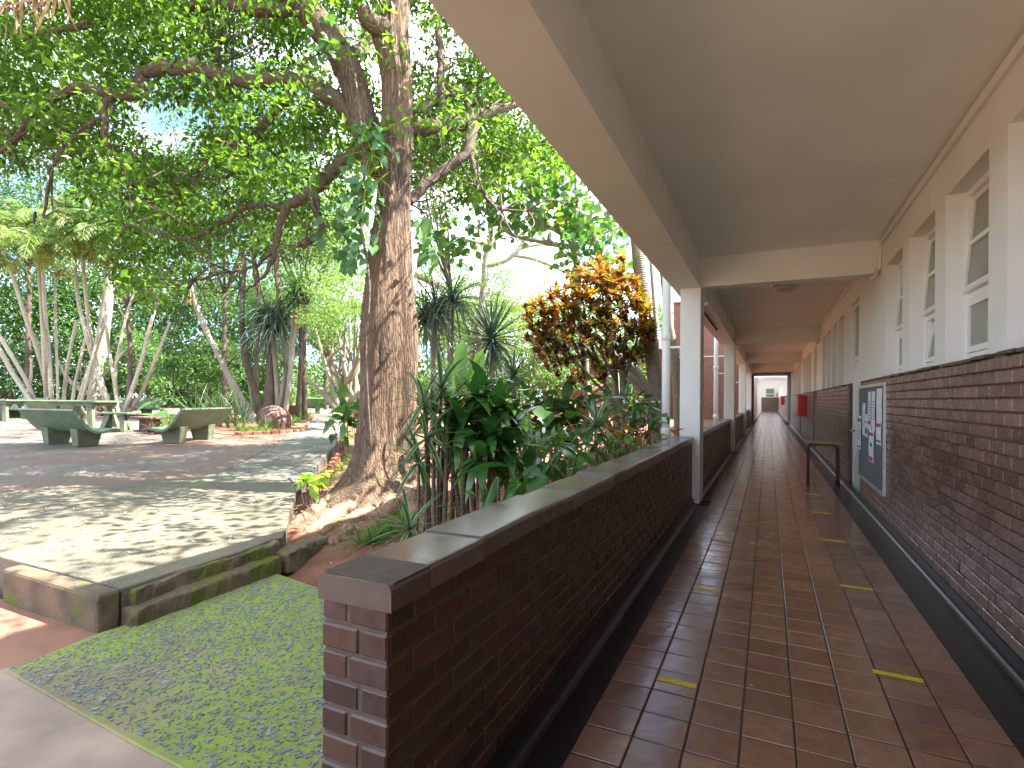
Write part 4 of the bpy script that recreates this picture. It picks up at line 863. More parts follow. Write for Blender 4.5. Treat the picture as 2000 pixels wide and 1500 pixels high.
for _ in range(230):
    L_ = limbs[rng.integers(len(limbs))]; k_ = rng.integers(1, len(L_)); a, b, c, w = L_[k_]
    ang = rng.uniform(0, 6.28); ln = rng.uniform(40, 150); q = [(a, b, D0 + c, 2.2)]; 
    for s_ in range(1, 4): ang += rng.normal() * 0.5; q.append((q[-1][0] + math.cos(ang) * ln / 3, q[-1][1] + math.sin(ang) * ln / 3, D0 + c + rng.normal() * 0.25 * s_, 2.2 - 0.55 * s_))
    limb(tw, q, 5, 3, 0)
rel(tw, TB).build('twigs', M['limb'], mt, kind='stuff')
# roots crawling over the red soil
def root(pp):
    P = []; 
    for a, b, w, up in pp: s_ = soil(a, b); P.append([s_[0], s_[1], s_[2] + up, w])
    P = spline(P, 6); mb = MB(); X = P[:, :3] + rng.normal(size=(len(P), 3)) * 0.008; mb.tube(X, np.maximum(0.012, P[:, 3]), 12, wob=0.07)
    rel(mb, TB).build('root', M['rootbark'], mt, smooth=True)
root([(735, 945, .20, .16), (690, 965, .14, .07), (645, 985, .10, .03), (605, 1003, .075, .01), (572, 1025, .05, -.01)])
root([(742, 965, .17, .10), (700, 988, .12, .04), (660, 1005, .10, .02), (620, 1028, .07, 0), (585, 1050, .04, -.02)])
root([(755, 975, .16, .10), (728, 1000, .10, .03), (690, 1018, .085, .01), (650, 1030, .06, 0), (625, 1046, .05, -.01)])
root([(770, 975, .16, .1), (758, 1003, .11, .04), (722, 1012, .07, .01), (670, 1012, .05, .0)])
root([(785, 968, .16, .12), (800, 995, .12, .05), (812, 1020, .09, .02), (830, 1045, .06, 0)])
root([(800, 955, .14, .1), (838, 968, .09, .03), (870, 980, .06, 0)])
root([(700, 1040, .03, .0), (730, 1030, .022, .01), (760, 1015, .02, .01), (770, 1003, .02, .02)])
for i, (a, b, r) in enumerate([(678, 1040, .085), (655, 1062, .07), (640, 1080, .05), (800, 1000, .10)]):
    s_ = soil(a, b); bm = bmesh.new(); bmesh.ops.create_icosphere(bm, subdivisions=3, radius=r)
    for v in bm.verts: v.co *= 1 + 0.22 * mn.noise(v.co * 9 + Vector((i * 3, 0, 0))); v.co.z *= 0.8
    me = bpy.data.meshes.new('stone'); bm.to_mesh(me); bm.free(); [setattr(p_, 'use_smooth', True) for p_ in me.polygons]
    obj('garden_stone', me, M['rootbark'], label=['rounded brown stone upright among the roots', 'low brown stone in front of the upright one', 'small flat stone beside the kerb stump', 'rounded stone against the trunk foot behind the canes'][i], cat='stone', group='stones at the tree foot', loc=(s_[0], s_[1], s_[2] + r * 0.35))
# crown: leaf clumps through the volume the limbs fill
def crown_ok(a, b):
    if (a - 340) ** 2 / 80 ** 2 + (b - 245) ** 2 / 62 ** 2 < 1: return False
    if (a - 300) ** 2 / 45 ** 2 + (b - 205) ** 2 / 30 ** 2 < 1: return False
    if (a - 670) ** 2 / 70 ** 2 + (b - 110) ** 2 / 90 ** 2 < 1 and rng.random() < .75: return False
    if abs(a - 770) < 42 and 60 < b < 420 and rng.random() < 0.85: return False
    if abs(a - 800) < 55 and b < 110 and rng.random() < .7: return False
    lim = np.interp(a, [-200, 40, 110, 180, 230, 330, 420, 480, 560, 640, 700, 740, 800, 900, 1000, 1100, 1160], [325, 325, 345, 400, 560, 610, 490, 500, 500, 480, 340, 300, 340, 400, 350, 350, 320])
    return b < lim - rng.random() ** 2 * 60
C, Rr = [], []
while len(C) < 1900:
    a, b = rng.uniform(-220, 1160), rng.uniform(-260, 600)
    if not crown_ok(a, b): continue
    if b > 330 and a < 700 and rng.random() < 0.25: continue
    D = rng.uniform(D0 + .9, D0 + 5) if rng.random() < 0.72 else (rng.uniform(D0 + 4, D0 + 10) if rng.random() < .7 else rng.uniform(D0 - 1.2, D0 + .8))
    c = at(a, b, D); sv = c - TB; al = (sv[0] + 0.38 * sv[1]) / 1.07; pp_ = abs(sv[1] - 0.38 * sv[0]) / 1.07
    if al > 0.4 and pp_ < 0.8 and -0.2 < sv[2] - al * 1.337 < 3.8 and rng.random() < 0.85: continue
    C.append(c); Rr.append((rng.uniform(.30, .62), rng.uniform(.30, .62), rng.uniform(.12, .26)))
V, F = leaf_blob(C, np.array(Rr), 62, 0.115, 0.06, 1.0, 0.6, 0.25)
part('crown', V, F, TB, M['crown'], mt)
C = [];
while len(C) < 260:       # the part of the crown above and beside the picture, which shades the patio
    c = np.array([rng.uniform(-17, -3.2), rng.uniform(0, 19), rng.uniform(7, 11)])
    d = c - CAM; Dd = d @ FW
    if Dd > 0.5 and 779 - 1054 * d[2] / Dd > -200 and -150 < 1000 + 1054 * (d @ RT) / Dd < 2100: continue
    if c[0] > -4.5 and c[1] < 8: continue
    C.append(c)
C += [np.array([rng.uniform(-3.2, 2.5), rng.uniform(3.5, 7.3), rng.uniform(5.2, 8.5)]) for _ in range(22)]   # unseen leaf clumps added above the roof to dapple the front slab
V, F = leaf_blob(C, np.array([(rng.uniform(.5, .9), rng.uniform(.5, .9), .3) for _ in C]), 90, 0.15, 0.08, 1.0, 0.6, 0.25)
part('crown', V, F, TB, M['crown'], mt)
# vine climbing the trunk
vb = at(715, 470, TD - 0.45)
vn = thing('climbing_vine', 'broad leaved green vine hanging along the left of the big trunk', 'vine', tuple(vb))
vme = leaf_me('vine', M['vine'], heart, 4, 0.10, 0.22)
def vine(n_, a0, a1, b0, b1, D, sx, L=0.145):
    t = rng.random(n_); a = a0 + (a1 - a0) * t + rng.normal(size=n_) * sx; b = b0 + (b1 - b0) * t + rng.normal(size=n_) * 14
    P = np.array([at(x, y, D + rng.normal() * 0.14) for x, y in zip(a, b)])
    A = unit(rdir(n_) * 0.7 + np.array([0.0, -0.2, -0.75])); N = unit(rdir(n_) * 0.5 + np.array([0.45, -0.6, 0.5])); s_ = 0.7 + 0.6 * rng.random(n_)
    leaf_objs(vn, vb, vme, P, A, N, L * s_, L * 0.72 * s_)
vine(30, 605, 645, 45, 110, TD - .1, 14); vine(16, 705, 745, 240, 275, TD - .4, 16, .2); vine(95, 712, 690, 290, 520, TD - .35, 20); vine(30, 640, 690, 420, 520, TD - .1, 20, .15); vine(16, 820, 850, 440, 500, TD + .3, 12, .2)
vs_ = MB(); limb(vs_, [(690, 120, TD - .1, 2), (700, 200, TD - .35, 2), (712, 320, TD - .4, 2.5), (705, 430, TD - .42, 2.5), (722, 560, TD - .45, 2), (715, 700, TD - .48, 2), (730, 960, TD - .4, 2.5)], 6, 5, 0)
rel(vs_, vb).build('stem', M['limb'], vn, smooth=True)
eb = at(728, 330, TD - .3); ep_ = thing('strappy_epiphyte', 'tuft of pale strap leaves growing on the trunk among the vine', 'plant', tuple(eb))
V, F = rosette([at(727, 300, TD - .33), at(720, 345, TD - .36), at(716, 390, TD - .36)], 16, 0.38, 0.025, -50, 70, 0.5); part('leaves', V, F, eb, M['lime'], ep_)

# ------------------------------------------------------------------ trees beyond
def bgtree(name, label, px_, D, top, bot, rx, mat, ncl=60, per=90, ls=0.22, trunk_hw=4.5, group='trees beyond the patio', lean=0, flat=0.5, z0=0.1, up=0.8, bark='limb'):
    c0 = at(px_, (top + bot) / 2, D); base = np.array([c0[0], c0[1], soil_h(c0[0], c0[1]) if D < 26 else z0]); m = D / 1054
    t_ = thing(name, label, 'tree' if (bot - top) > 150 else 'shrub', tuple(base), group=group)
    rz, rxx = (bot - top) / 2 * m, rx * m
    d = rdir(ncl); r = rng.random(ncl) ** 0.45
    Cc = c0 + d * r[:, None] * np.array([rxx, rxx * 0.8, rz])
    Cc[:, 2] = np.maximum(Cc[:, 2], base[2] + 0.2)
    cr_ = np.stack([rng.uniform(.22, .42, ncl) * rxx, rng.uniform(.22, .42, ncl) * rxx, rng.uniform(.10, .22, ncl) * max(rz, rxx * .5)], 1)
    V, F = leaf_blob(Cc, cr_, per, ls, ls * 0.55, up, flat, 0.2); part('crown', V, F, base, mat, t_)
    tk = MB(); fork = base + np.array([lean * m, 0, max(0.3, (c0[2] - base[2]) * 0.55)])
    tk.tube(spline([base - [0, 0, .3], (base + fork) / 2 + rng.normal(size=3) * 0.08, fork], 5), np.linspace(trunk_hw * m * 1.2, trunk_hw * m * .8, 11), 9, wob=.04)
    for q in Cc[rng.permutation(ncl)[:7]]: tk.tube(spline([fork, (fork + q) / 2 + rng.normal(size=3) * .15 * rxx, q], 4), np.linspace(trunk_hw * m * .6, trunk_hw * m * .12, 9), 6)
    rel(tk, base).build('trunk', M[bark], t_, smooth=True); return t_
bgs = [
 ('tall dark green tree at the far left edge behind the palms', -70, 36, 250, 790, 190, 'bgdark', 80, 110, .26),
 ('broad green tree behind the left palm clump', 80, 42, 330, 770, 160, 'bgleaf', 80, 110, .28),
 ('dense green tree behind the right hand palm stems', 220, 44, 330, 780, 160, 'bgleaf', 80, 110, .28),
 ('dark bushy tree left of the yuccas', 330, 38, 470, 800, 120, 'bgdark', 60, 110, .22),
 ('mid green tree behind the leaning yucca', 430, 40, 420, 800, 130, 'bgleaf', 70, 110, .24),
 ('pale green tree behind the drooping yucca', 540, 44, 380, 760, 130, 'bglight', 70, 110, .26),
 ('light green tree over the end of the path', 640, 36, 500, 690, 110, 'bglight', 60, 110, .2),
 ('tall pale tree left behind the big trunk', 650, 50, 330, 620, 140, 'bglight', 60, 110, .3),
 ('light feathery tree right behind the big trunk', 850, 40, 500, 690, 110, 'bglight', 60, 110, .2),
 ('pale tree behind the spiky dragon plant', 990, 48, 560, 700, 130, 'bglight', 60, 100, .24),
 ('distant pale green tree behind the croton', 1090, 60, 640, 770, 130, 'bglight', 50, 100, .3),
 ('yellow green bushy tree between croton and grey stems', 1215, 17, 640, 810, 60, 'roundleaf', 30, 50, .16),
 ('low rounded green tree left of the croton base', 1120, 19, 690, 770, 70, 'roundleaf', 26, 50, .15),
 ('tall green canopy tree rising behind the left palms', 60, 27, 60, 480, 190, 'bgleaf', 80, 120, .2),
 ('tall green canopy tree in the middle distance over the benches', 250, 24, 270, 560, 150, 'bgleaf', 70, 120, .17),
 ('tall bright canopy tree above the yuccas', 440, 26, 180, 540, 160, 'bgleaf', 80, 120, .18),
 ('tall light canopy tree just left of the big trunk', 600, 24, 250, 560, 110, 'bglight', 70, 120, .16),
 ('tall green canopy tree just right of the big trunk', 880, 22, 230, 430, 120, 'bgleaf', 60, 120, .16),
 ('feathery pale tree between the ponytail plant and the dragon plant', 925, 33, 545, 740, 110, 'bglight', 60, 120, .17),
 ('pale bushy tree seen under the croton crown', 1065, 36, 600, 770, 110, 'bgleaf', 60, 110, .18),
 ('dark shrub under the palms at the far left', 20, 33, 640, 800, 110, 'bgdark', 40, 110, .2),
 ('dark shrub between the two palm clumps', 165, 34, 640, 800, 90, 'bgdark', 40, 110, .2),
 ('bright green shrub right of the palm stems', 290, 33, 640, 805, 80, 'bgleaf', 40, 110, .18),
 ('fine leaved green shrub behind the reeds', 395, 27, 640, 805, 80, 'bgleaf', 40, 110, .15),
 ('low pale shrub beyond the path end', 650, 40, 740, 800, 60, 'bglight', 24, 90, .16),
 ('pale shrub behind the trunk and canes', 880, 20, 700, 800, 70, 'bgleaf', 30, 100, .13),
 ('fine olive shrub beside the gnarled stems', 560, 30, 520, 720, 70, 'bgleaf', 40, 110, .13),
]
for i, (lab, a, D, t0, b0, rx, mt_, nc, pr, ls) in enumerate(bgs): bgtree('background_tree' if b0 - t0 > 150 else 'background_shrub', lab, a, D, t0, b0, rx, M[mt_], nc, pr, ls, group='trees beyond the patio' if b0 - t0 > 150 else 'shrubs beyond the patio')
# far wood closing the view below the crowns
C = [np.array([x, y, 0]) + np.array([0, 0, rng.uniform(0.2, 6.5)]) for x, y in zip(rng.uniform(-95, 5, 700), rng.uniform(48, 75, 700)) if x < -22]
C += [at(a, b, D) for a, b, D in zip(rng.uniform(600, 1290, 330), rng.uniform(590, 780, 330), rng.uniform(56, 72, 330))]
C += [at(a, b, D) for a, b, D in zip(rng.uniform(-1700, -150, 420), rng.uniform(330, 815, 420), rng.uniform(34, 44, 420))]
C += [at(a, b, D) for a, b, D in zip(rng.uniform(-200, 560, 500), rng.uniform(560, 815, 500), rng.uniform(40, 52, 500))]
V, F = leaf_blob(C, np.array([(rng.uniform(1, 1.9), rng.uniform(1, 1.9), rng.uniform(.7, 1.2)) for _ in C]), 46, 0.5, 0.3, 0.7, 0.5)
obj('far_woodland', mesh_np('far_woodland', V, F), M['bgleaf'], label='distant green woodland beyond the garden', cat='woodland', kind='stuff')
# thick grey trunk behind the palms, gnarled many-stemmed tree, umbrella tree, smooth grey trees
def stems(name, label, cat, base_px, D, paths, mat, crown=None, group=None, wob=.03, n=9, pname='stem'):
    b = at(base_px[0], base_px[1], D); t_ = thing(name, label, cat, tuple(b), group=group)
    for p_ in paths: mb = MB(); limb(mb, [(q[0], q[1], D + (q[3] if len(q) > 3 else 0), q[2]) for q in p_], n, 5, wob); rel(mb, b).build(pname, mat, t_, smooth=True)
    if crown:
        for Cc, rr, per, ls, lw, m_ in crown: V, F = leaf_blob(Cc, rr, per, ls, lw, .8, .55, .25); part('crown', V, F, b, m_, t_)
    return t_, b
px_c = lambda k, a0, a1, b0, b1, D, dd: [at(rng.uniform(a0, a1), rng.uniform(b0, b1), D + rng.uniform(-dd, dd)) for _ in range(k)]
def rad(k, a, b, c, d): return np.stack([rng.uniform(a, b, k), rng.uniform(a, b, k), rng.uniform(c, d, k)], 1)
stems('grey_trunk_tree', 'thick grey trunk with curved limbs behind the palm stems', 'tree', (188, 800), 32, [[(186, 810, 15), (188, 760, 13), (194, 700, 12), (203, 640, 11), (212, 560, 9), (220, 450, 6)], [(176, 770, 5), (150, 755, 5), (130, 735, 3), (110, 700, 2)], [(190, 745, 4), (220, 715, 4), (250, 680, 3), (262, 665, 2)]], M['greybark'],
      [(px_c(26, 120, 300, 330, 470, 32, 2), rad(26, .6, 1.1, .3, .6), 90, .22, .12, M['bgleaf'])])
gp = [[(660, 800, 8), (640, 775, 7), (620, 755, 5), (605, 745, 3)]]
for i in range(17):
    a0 = rng.uniform(655, 712); tx = rng.uniform(610, 745); ty = rng.uniform(610, 680); gp.append([(a0, 805, rng.uniform(4, 7)), (a0 + (tx - a0) * .2 + rng.normal() * 7, 765, 4.5), (a0 + (tx - a0) * .65 + rng.normal() * 9, 710, 3.5, rng.normal() * .4), (tx, ty, 1.6, rng.normal() * .6)])
stems('gnarled_tree', 'gnarled many stemmed small tree left of the big trunk', 'tree', (680, 805), 18, gp, M['greybark'], [(px_c(44, 590, 740, 520, 670, 18, 1.2), rad(44, .3, .6, .18, .35), 80, .10, .045, M['bglight'])])
up_ = [[(935, 640, 7), (945, 560, 7), (950, 500, 7), (962, 470, 6), (955, 440, 4)], [(948, 520, 6), (985, 510, 5), (1010, 490, 5), (1030, 460, 3)], [(1000, 498, 4), (1040, 505, 4), (1080, 520, 3), (1110, 535, 2)], [(812, 535, 8), (840, 548, 8), (868, 565, 6)], [(955, 480, 4), (920, 470, 3), (885, 462, 2)], [(1010, 488, 3), (1050, 478, 3), (1100, 480, 2)]]
stems('umbrella_tree', 'flat topped feathery tree with pale layered crown in the distance', 'tree', (935, 770), 27, [[(935, 800, 8), (936, 700, 7), (935, 640, 7)]] + up_, M['greybark'],
      [(px_c(70, 830, 1090, 500, 610, 27, 2.5), rad(70, .6, 1.2, .07, .16), 120, .13, .05, M['bglight']), (px_c(14, 850, 1130, 425, 490, 27, 2.5), rad(14, .5, 1.0, .06, .14), 80, .13, .05, M['bglight'])])
rl = [[(1150, 860, 8), (1142, 700, 8), (1130, 580, 7), (1124, 490, 7), (1105, 462, 6), (1070, 440, 5), (1034, 415, 5), (1022, 370, 3)], [(1124, 485, 6), (1060, 472, 5), (1000, 458, 4), (962, 426, 3), (930, 400, 2)], [(1185, 560, 7), (1165, 480, 7), (1145, 425, 7), (1090, 402, 6), (1050, 375, 5), (1025, 340, 4)], [(1126, 470, 4), (1128, 400, 4), (1122, 340, 3)], [(1130, 480, 3), (1180, 455, 3), (1225, 440, 2)], [(1185, 560, 6), (1200, 690, 7), (1205, 860, 8)]]
t_, b_ = stems('round_leaf_tree', 'grey branched tree with large round leaves above the croton', 'tree', (1150, 860), 13, rl, M['greybark'])
Cc = np.array(px_c(60, 930, 1230, 300, 450, 13, 1.2) + px_c(16, 1110, 1230, 440, 540, 13, 1) + px_c(8, 830, 960, 410, 500, 13, 1))
tv, tf = leaf_t(round_, 3, 0.08, 0.15); k_ = 22; P = np.repeat(Cc, k_, 0) + rng.normal(size=(len(Cc) * k_, 3)) * np.array([.28, .28, .2]); nn = len(P); s_ = .7 + .6 * rng.random(nn)
V, F = scatter(P, rdir(nn, -.2), unit(rdir(nn) * .8 + [0, 0, .8]), .21 * s_, .15 * s_, tv, tf); part('crown', V, F, b_, M['roundleaf'], t_)
stems('smooth_palm_trunk', 'leaning smooth grey ringed trunk just left of the downpipe', 'tree', (1290, 900), 11, [[(1292, 920, 15), (1287, 820, 15), (1276, 720, 14), (1262, 620, 14), (1252, 540, 13), (1244, 470, 12), (1232, 380, 10), (1215, 250, 9)]], M['greyring'], None, None, .015, 16, 'trunk')
stems('smooth_palm_trunk', 'second smooth grey trunk half hidden between downpipe and column', 'tree', (1330, 900), 14, [[(1328, 900, 11), (1326, 780, 11), (1316, 690, 9), (1305, 620, 7), (1292, 520, 5), (1284, 460, 4)]], M['greyring'], None, None, .015, 12, 'trunk')
stems('curved_branch_tree', 'pale smooth tree with curved branches behind the croton', 'tree', (1275, 860), 12.5, [[(1282, 880, 11), (1270, 790, 10), (1252, 740, 9), (1225, 705, 8), (1195, 690, 7), (1165, 650, 5)], [(1265, 770, 9), (1242, 745, 9), (1215, 722, 6), (1195, 690, 5)], [(1240, 720, 3), (1252, 690, 3), (1250, 600, 2), (1246, 520, 2)], [(1290, 790, 4), (1285, 700, 4), (1278, 600, 4), (1271, 500, 4)]], M['greybark'])
stems('orange_bark_tree', 'small tree with orange bark below the croton crown', 'tree', (1150, 850), 16, [[(1148, 860, 9), (1148, 800, 8), (1150, 770, 7), (1140, 745, 6), (1128, 720, 4)], [(1150, 772, 6), (1165, 760, 5), (1185, 750, 3)], [(1146, 790, 5), (1130, 765, 4), (1115, 780, 4)]], M['edging'])

# ------------------------------------------------------------------ palms
def frond(start, az, el, L, nl=34, droop=1.0, ll=0.55):
    d = np.array([math.cos(az), math.sin(az), 0]); t = np.linspace(0, 1, 12)[:, None]
    X = start + d * (math.cos(el) * L * t) + np.array([0, 0, 1.0]) * (math.sin(el) * L * t - droop * L * .5 * t ** 2)
    T = unit(np.gradient(X, axis=0)); u = np.linspace(.12, .98, nl); ip = lambda Y: np.stack([np.interp(u, t[:, 0], Y[:, i]) for i in range(3)], 1)
    P = ip(X); TT = unit(ip(T)); sd = unit(np.cross(TT, [0, 0, 1.0])); Ls = ll * np.sin(np.pi * (0.15 + .85 * u)) ** .6 + .08
    Vs, Fs, n0 = [], [], 0
    for s_ in (-1, 1):
        A = unit(sd * s_ + TT * .75 + np.array([0, 0, -.55]) + rdir(nl) * .12); v, f = scatter(P, A, unit(np.cross(A, TT) * s_ + rdir(nl) * .6), Ls, np.full(nl, .06)); Vs.append(v); Fs.append(f + n0); n0 += len(v)
    return X, np.concatenate(Vs), np.concatenate(Fs)
def palm_clump(label, base_px, D, trunks, heads):
    b = at(base_px[0], base_px[1], D); t_ = thing('palm_clump', label, 'palm', tuple(b), group='clumps of ringed palms')
    for p_ in trunks: mb = MB(); limb(mb, [(a, y, D + rng.normal() * .3, w * .68) for a, y, w in p_], 10, 5, .015); rel(mb, b).build('stem', M['palmstem'], t_, smooth=True)
    for (a, y) in heads:
        c = at(a, y, D + rng.normal() * .8); rc = MB(); Vs, Fs, n0 = [], [], 0
        for i in range(11):
            X, v, f = frond(c, i * .7 + rng.random() * .4, rng.uniform(.45, 1.35), rng.uniform(2.6, 3.7), 30, rng.uniform(1.3, 2.1)); rc.tube(X, np.linspace(.03, .006, 12), 5); Vs.append(v); Fs.append(f + n0); n0 += len(v)
        part('frond', np.concatenate(Vs), np.concatenate(Fs), b, M['frond'], t_); rel(rc, b).build('frond_ribs', M['lime'], t_)
        k_ = 70; P = np.repeat(c[None] - [0, 0, .5], k_, 0); V, F = scatter(P, rdir(k_, -.5), rdir(k_), rng.uniform(.4, .8, k_), .03); part('flower_spray', V, F, b, M['flower'], t_)
palm_clump('left clump of pale ringed palms fanning from behind the bench', (100, 815), 25, [
 [(95, 815, 7), (90, 750, 6.5), (72, 680, 6), (50, 620, 5.5), (28, 550, 5), (12, 505, 5), (2, 475, 4)], [(102, 815, 6), (100, 760, 6), (95, 690, 5.5), (88, 610, 5), (84, 540, 5), (78, 500, 4)], [(113, 815, 4), (113, 760, 3.5), (109, 650, 3.5), (107, 545, 3)],
 [(122, 815, 5), (126, 760, 5), (136, 690, 4.5), (150, 625, 4)], [(138, 815, 5), (145, 760, 4.5), (158, 700, 4), (168, 655, 3.5)], [(145, 815, 5), (165, 745, 5), (185, 690, 4.5), (207, 625, 4)],
 [(78, 812, 6), (55, 775, 6), (25, 730, 6), (0, 685, 6), (-40, 630, 5)], [(74, 800, 6), (52, 745, 5.5), (20, 690, 5), (0, 658, 5), (-30, 610, 4)], [(92, 815, 5), (86, 700, 5), (80, 600, 4), (74, 508, 4)], [(48, 815, 4), (50, 780, 4), (60, 740, 4), (62, 700, 3)]],
 [(2, 455), (80, 480), (50, 440), (118, 505), (-40, 520), (30, 490)])
palm_clump('right clump of pale ringed palms leaning over the bromeliads', (228, 815), 24, [
 [(212, 808, 7), (200, 760, 6.5), (183, 705, 6), (165, 640, 5.5), (152, 580, 5), (145, 500, 5), (143, 440, 4)], [(222, 812, 6), (205, 765, 6), (188, 710, 5.5), (175, 640, 5), (166, 560, 5), (160, 500, 4.5), (146, 420, 4)],
 [(232, 812, 5), (225, 760, 4.5), (214, 690, 4), (208, 640, 4), (205, 590, 3)], [(236, 812, 4.5), (228, 770, 4.5), (226, 720, 4), (236, 665, 4), (252, 600, 3.5), (278, 540, 3)], [(240, 812, 6), (255, 770, 6), (275, 710, 5.5), (292, 640, 5), (305, 595, 4.5), (314, 560, 4)], [(248, 812, 5), (275, 770, 5), (300, 710, 4.5), (320, 660, 4), (332, 630, 3.5)], [(150, 815, 4.5), (170, 745, 4), (195, 640, 4), (208, 615, 3)]],
 [(143, 420), (150, 450), (215, 480), (180, 460)])
# ------------------------------------------------------------------ yuccas in the middle bed
def yucca(label, base_px, D, path, heads, n=80, L=1.0, W=.06, mat='yucca', droop=.3, skirt=True, name='yucca', lo=-45, group='yuccas and dragon plants', bark='greybark'):
    b = at(base_px[0], base_px[1], D); t_ = thing(name, label, 'yucca' if name == 'yucca' else 'plant', tuple(b), group=group)
    for p_ in path: mb = MB(); limb(mb, [(a, y, D, w) for a, y, w in p_], 9, 5, .03); rel(mb, b).build('stem', M[bark], t_, smooth=True)
    cs = [at(a, y, D) for a, y in heads]; V, F = rosette(cs, n, L, W, lo, 85, droop); part('leaf_rosettes', V, F, b, M[mat], t_)
    if skirt:
        V, F = rosette([c - [0, 0, .35] for c in cs], 34, L * .75, W * .8, -85, -60, .05); part('dead_leaf_skirt', V, F, b, M['drytex'], t_)
yucca('leaning yucca with a dry leaf skirt, left of the middle bed', (480, 825), 22, [[(500, 830, 14), (478, 800, 11), (455, 750, 7), (425, 690, 5), (400, 640, 5), (382, 590, 5), (372, 548, 5)]], [(370, 535)], 90, 1.25, .07)
yucca('upright yucca with a hanging dry skirt right of the middle bed', (566, 820), 22, [[(556, 820, 5), (566, 740, 5), (572, 660, 5), (580, 590, 5), (582, 560, 5)]], [(582, 560), (580, 585)], 90, 1.15, .07)
yucca('short yucca with two heads between the taller stems', (490, 815), 23, [[(500, 815, 6), (488, 740, 5), (480, 680, 4)], [(505, 815, 5), (500, 730, 4), (508, 620, 4)]], [(480, 680), (508, 610), (470, 560)], 70, .95, .06, skirt=False)
yucca('drooping grassy dragon plant in the middle bed', (535, 815), 22.5, [[(545, 815, 7), (540, 740, 5), (532, 650, 5), (530, 610, 5)], [(545, 815, 6), (560, 700, 5), (545, 630, 4)]], [(528, 610), (550, 625), (512, 625), (540, 650)], 110, 1.6, .04, 'bluespike', 1.0, False, lo=-20)
mbx = [[(520, 820, 11), (500, 770, 8), (480, 700, 6), (472, 620, 5), (478, 500, 4)], [(525, 820, 12), (528, 740, 8), (520, 640, 6), (500, 540, 5), (490, 440, 4)], [(552, 820, 8), (560, 740, 6), (552, 640, 5), (540, 520, 5), (545, 420, 4)], [(515, 828, 4), (520, 760, 4), (528, 700, 3), (530, 640, 3)], [(580, 815, 5), (586, 740, 4.5), (588, 640, 4)]]
stems('cluster_tree', 'cluster of slim grey stems rising from the middle bed', 'tree', (530, 820), 22.5, mbx, M['limb'], [(px_c(20, 440, 600, 400, 520, 22, 1), rad(20, .3, .6, .15, .3), 60, .13, .06, M['crown'])])
yucca('big blue green spiky dragon plant behind the canes', (965, 860), 12.5, [[(968, 900, 8), (966, 800, 8), (962, 700, 8), (960, 670, 8)]], [(960, 662)], 190, 1.12, .05, 'bluespike', .12, False, lo=-65)
yucca('grassy drooping ponytail plant right of the big trunk', (845, 860), 14, [[(846, 900, 5), (845, 800, 5), (846, 700, 5), (850, 625, 5)], [(880, 860, 4), (882, 700, 4), (884, 600, 4)]], [(850, 608), (884, 590), (832, 630)], 130, 1.35, .04, 'bluespike', .95, False, lo=-15)
yucca('small blue grey aloe with red flower right of the dragon plant', (1005, 840), 10.5, [[(1005, 880, 5), (1004, 800, 5), (1003, 750, 5)]], [(1003, 735)], 70, .62, .045, 'bluespike', .3, False)
# ------------------------------------------------------------------ planting between trunk and low wall
cb = np.array(soil(930, 1040)); cb = at(930, 1000, 5.0); cb[2] = soil_h(cb[0], cb[1])
cp = thing('cane_plant', 'tall cane plant with glossy broad green leaves behind the low wall', 'plant', tuple(cb))
gl = leaf_me('glossy', M['glossy'], lance, 6, 0.03, 0.42)
heads = [(928, 775, 5.0), (880, 790, 5.1), (975, 800, 5.0), (905, 830, 4.9), (960, 850, 4.8), (940, 895, 4.7), (990, 880, 5.0), (885, 850, 5.2), (945, 755, 5.3), (1000, 830, 5.2)]
for i, (a, y, D) in enumerate(heads):
    head_leaves(cp, cb, gl, [at(a, y, D)], 18, .42, .105, -50, 72)
    x0 = at(a + rng.normal() * 14, 1000, D); x0[2] = soil_h(x0[0], x0[1]) - .05
    mb = MB(); X = spline([x0, (x0 + at(a, y, D)) / 2 + rng.normal(size=3) * .02, at(a, y, D)], 6); mb.tube(X, np.linspace(.026, .018, len(X)), 9, wob=.04); rel(mb, cb).build('cane', M['cane'], cp, smooth=True)
for i in range(14):
    a = 838 + i * 12 + rng.normal() * 4; D = rng.uniform(4.7, 5.4); x0 = at(a, 1000, D); x0[2] = soil_h(x0[0], x0[1]) - .05; x1 = at(a + rng.normal() * 8, rng.uniform(830, 900), D)
    mb = MB(); X = spline([x0, (x0 + x1) / 2 + rng.normal(size=3) * .015, x1], 6); mb.tube(X, np.linspace(.024, .018, len(X)), 9, wob=.05); rel(mb, cb).build('cane', M['cane'], cp, smooth=True)
V, F = rosette([at(a, y, D) - [0, 0, .15] for a, y, D in heads], 9, .3, .03, -88, -65, .05); part('dry_leaves', V, F, cb, M['drytex'], cp, 'stuff')
def striped(label, heads, n, L, W):
    b = at(heads[0][0], 1000, heads[0][2]); b[2] = soil_h(b[0], b[1]); p_ = thing('striped_dracaena', label, 'plant', tuple(b), group='white striped dracaenas')
    me = leaf_me('stripe', M['stripe'], strap, 5, 0.02, 0.38)
    for a, y, D in heads:
        head_leaves(p_, b, me, [at(a, y, D)], n, L, W); x0 = at(a + rng.normal() * 6, y + 200, D); x0[2] = soil_h(x0[0], x0[1]) - .05; x1 = at(a, y, D)
        mb = MB(); X = spline([x0, (x0 + x1) / 2 + rng.normal(size=3) * .02, x1], 5); mb.tube(X, np.linspace(.017, .012, len(X)), 8, wob=.05); rel(mb, b).build('stem', M['cane'], p_, smooth=True)
striped('white striped dracaena with several heads in front of the big trunk', [(828, 790, 4.9), (832, 858, 4.7), (862, 760, 5.0), (818, 905, 4.7), (846, 815, 5.0), (800, 1035, 4.4)], 20, .40, .05)
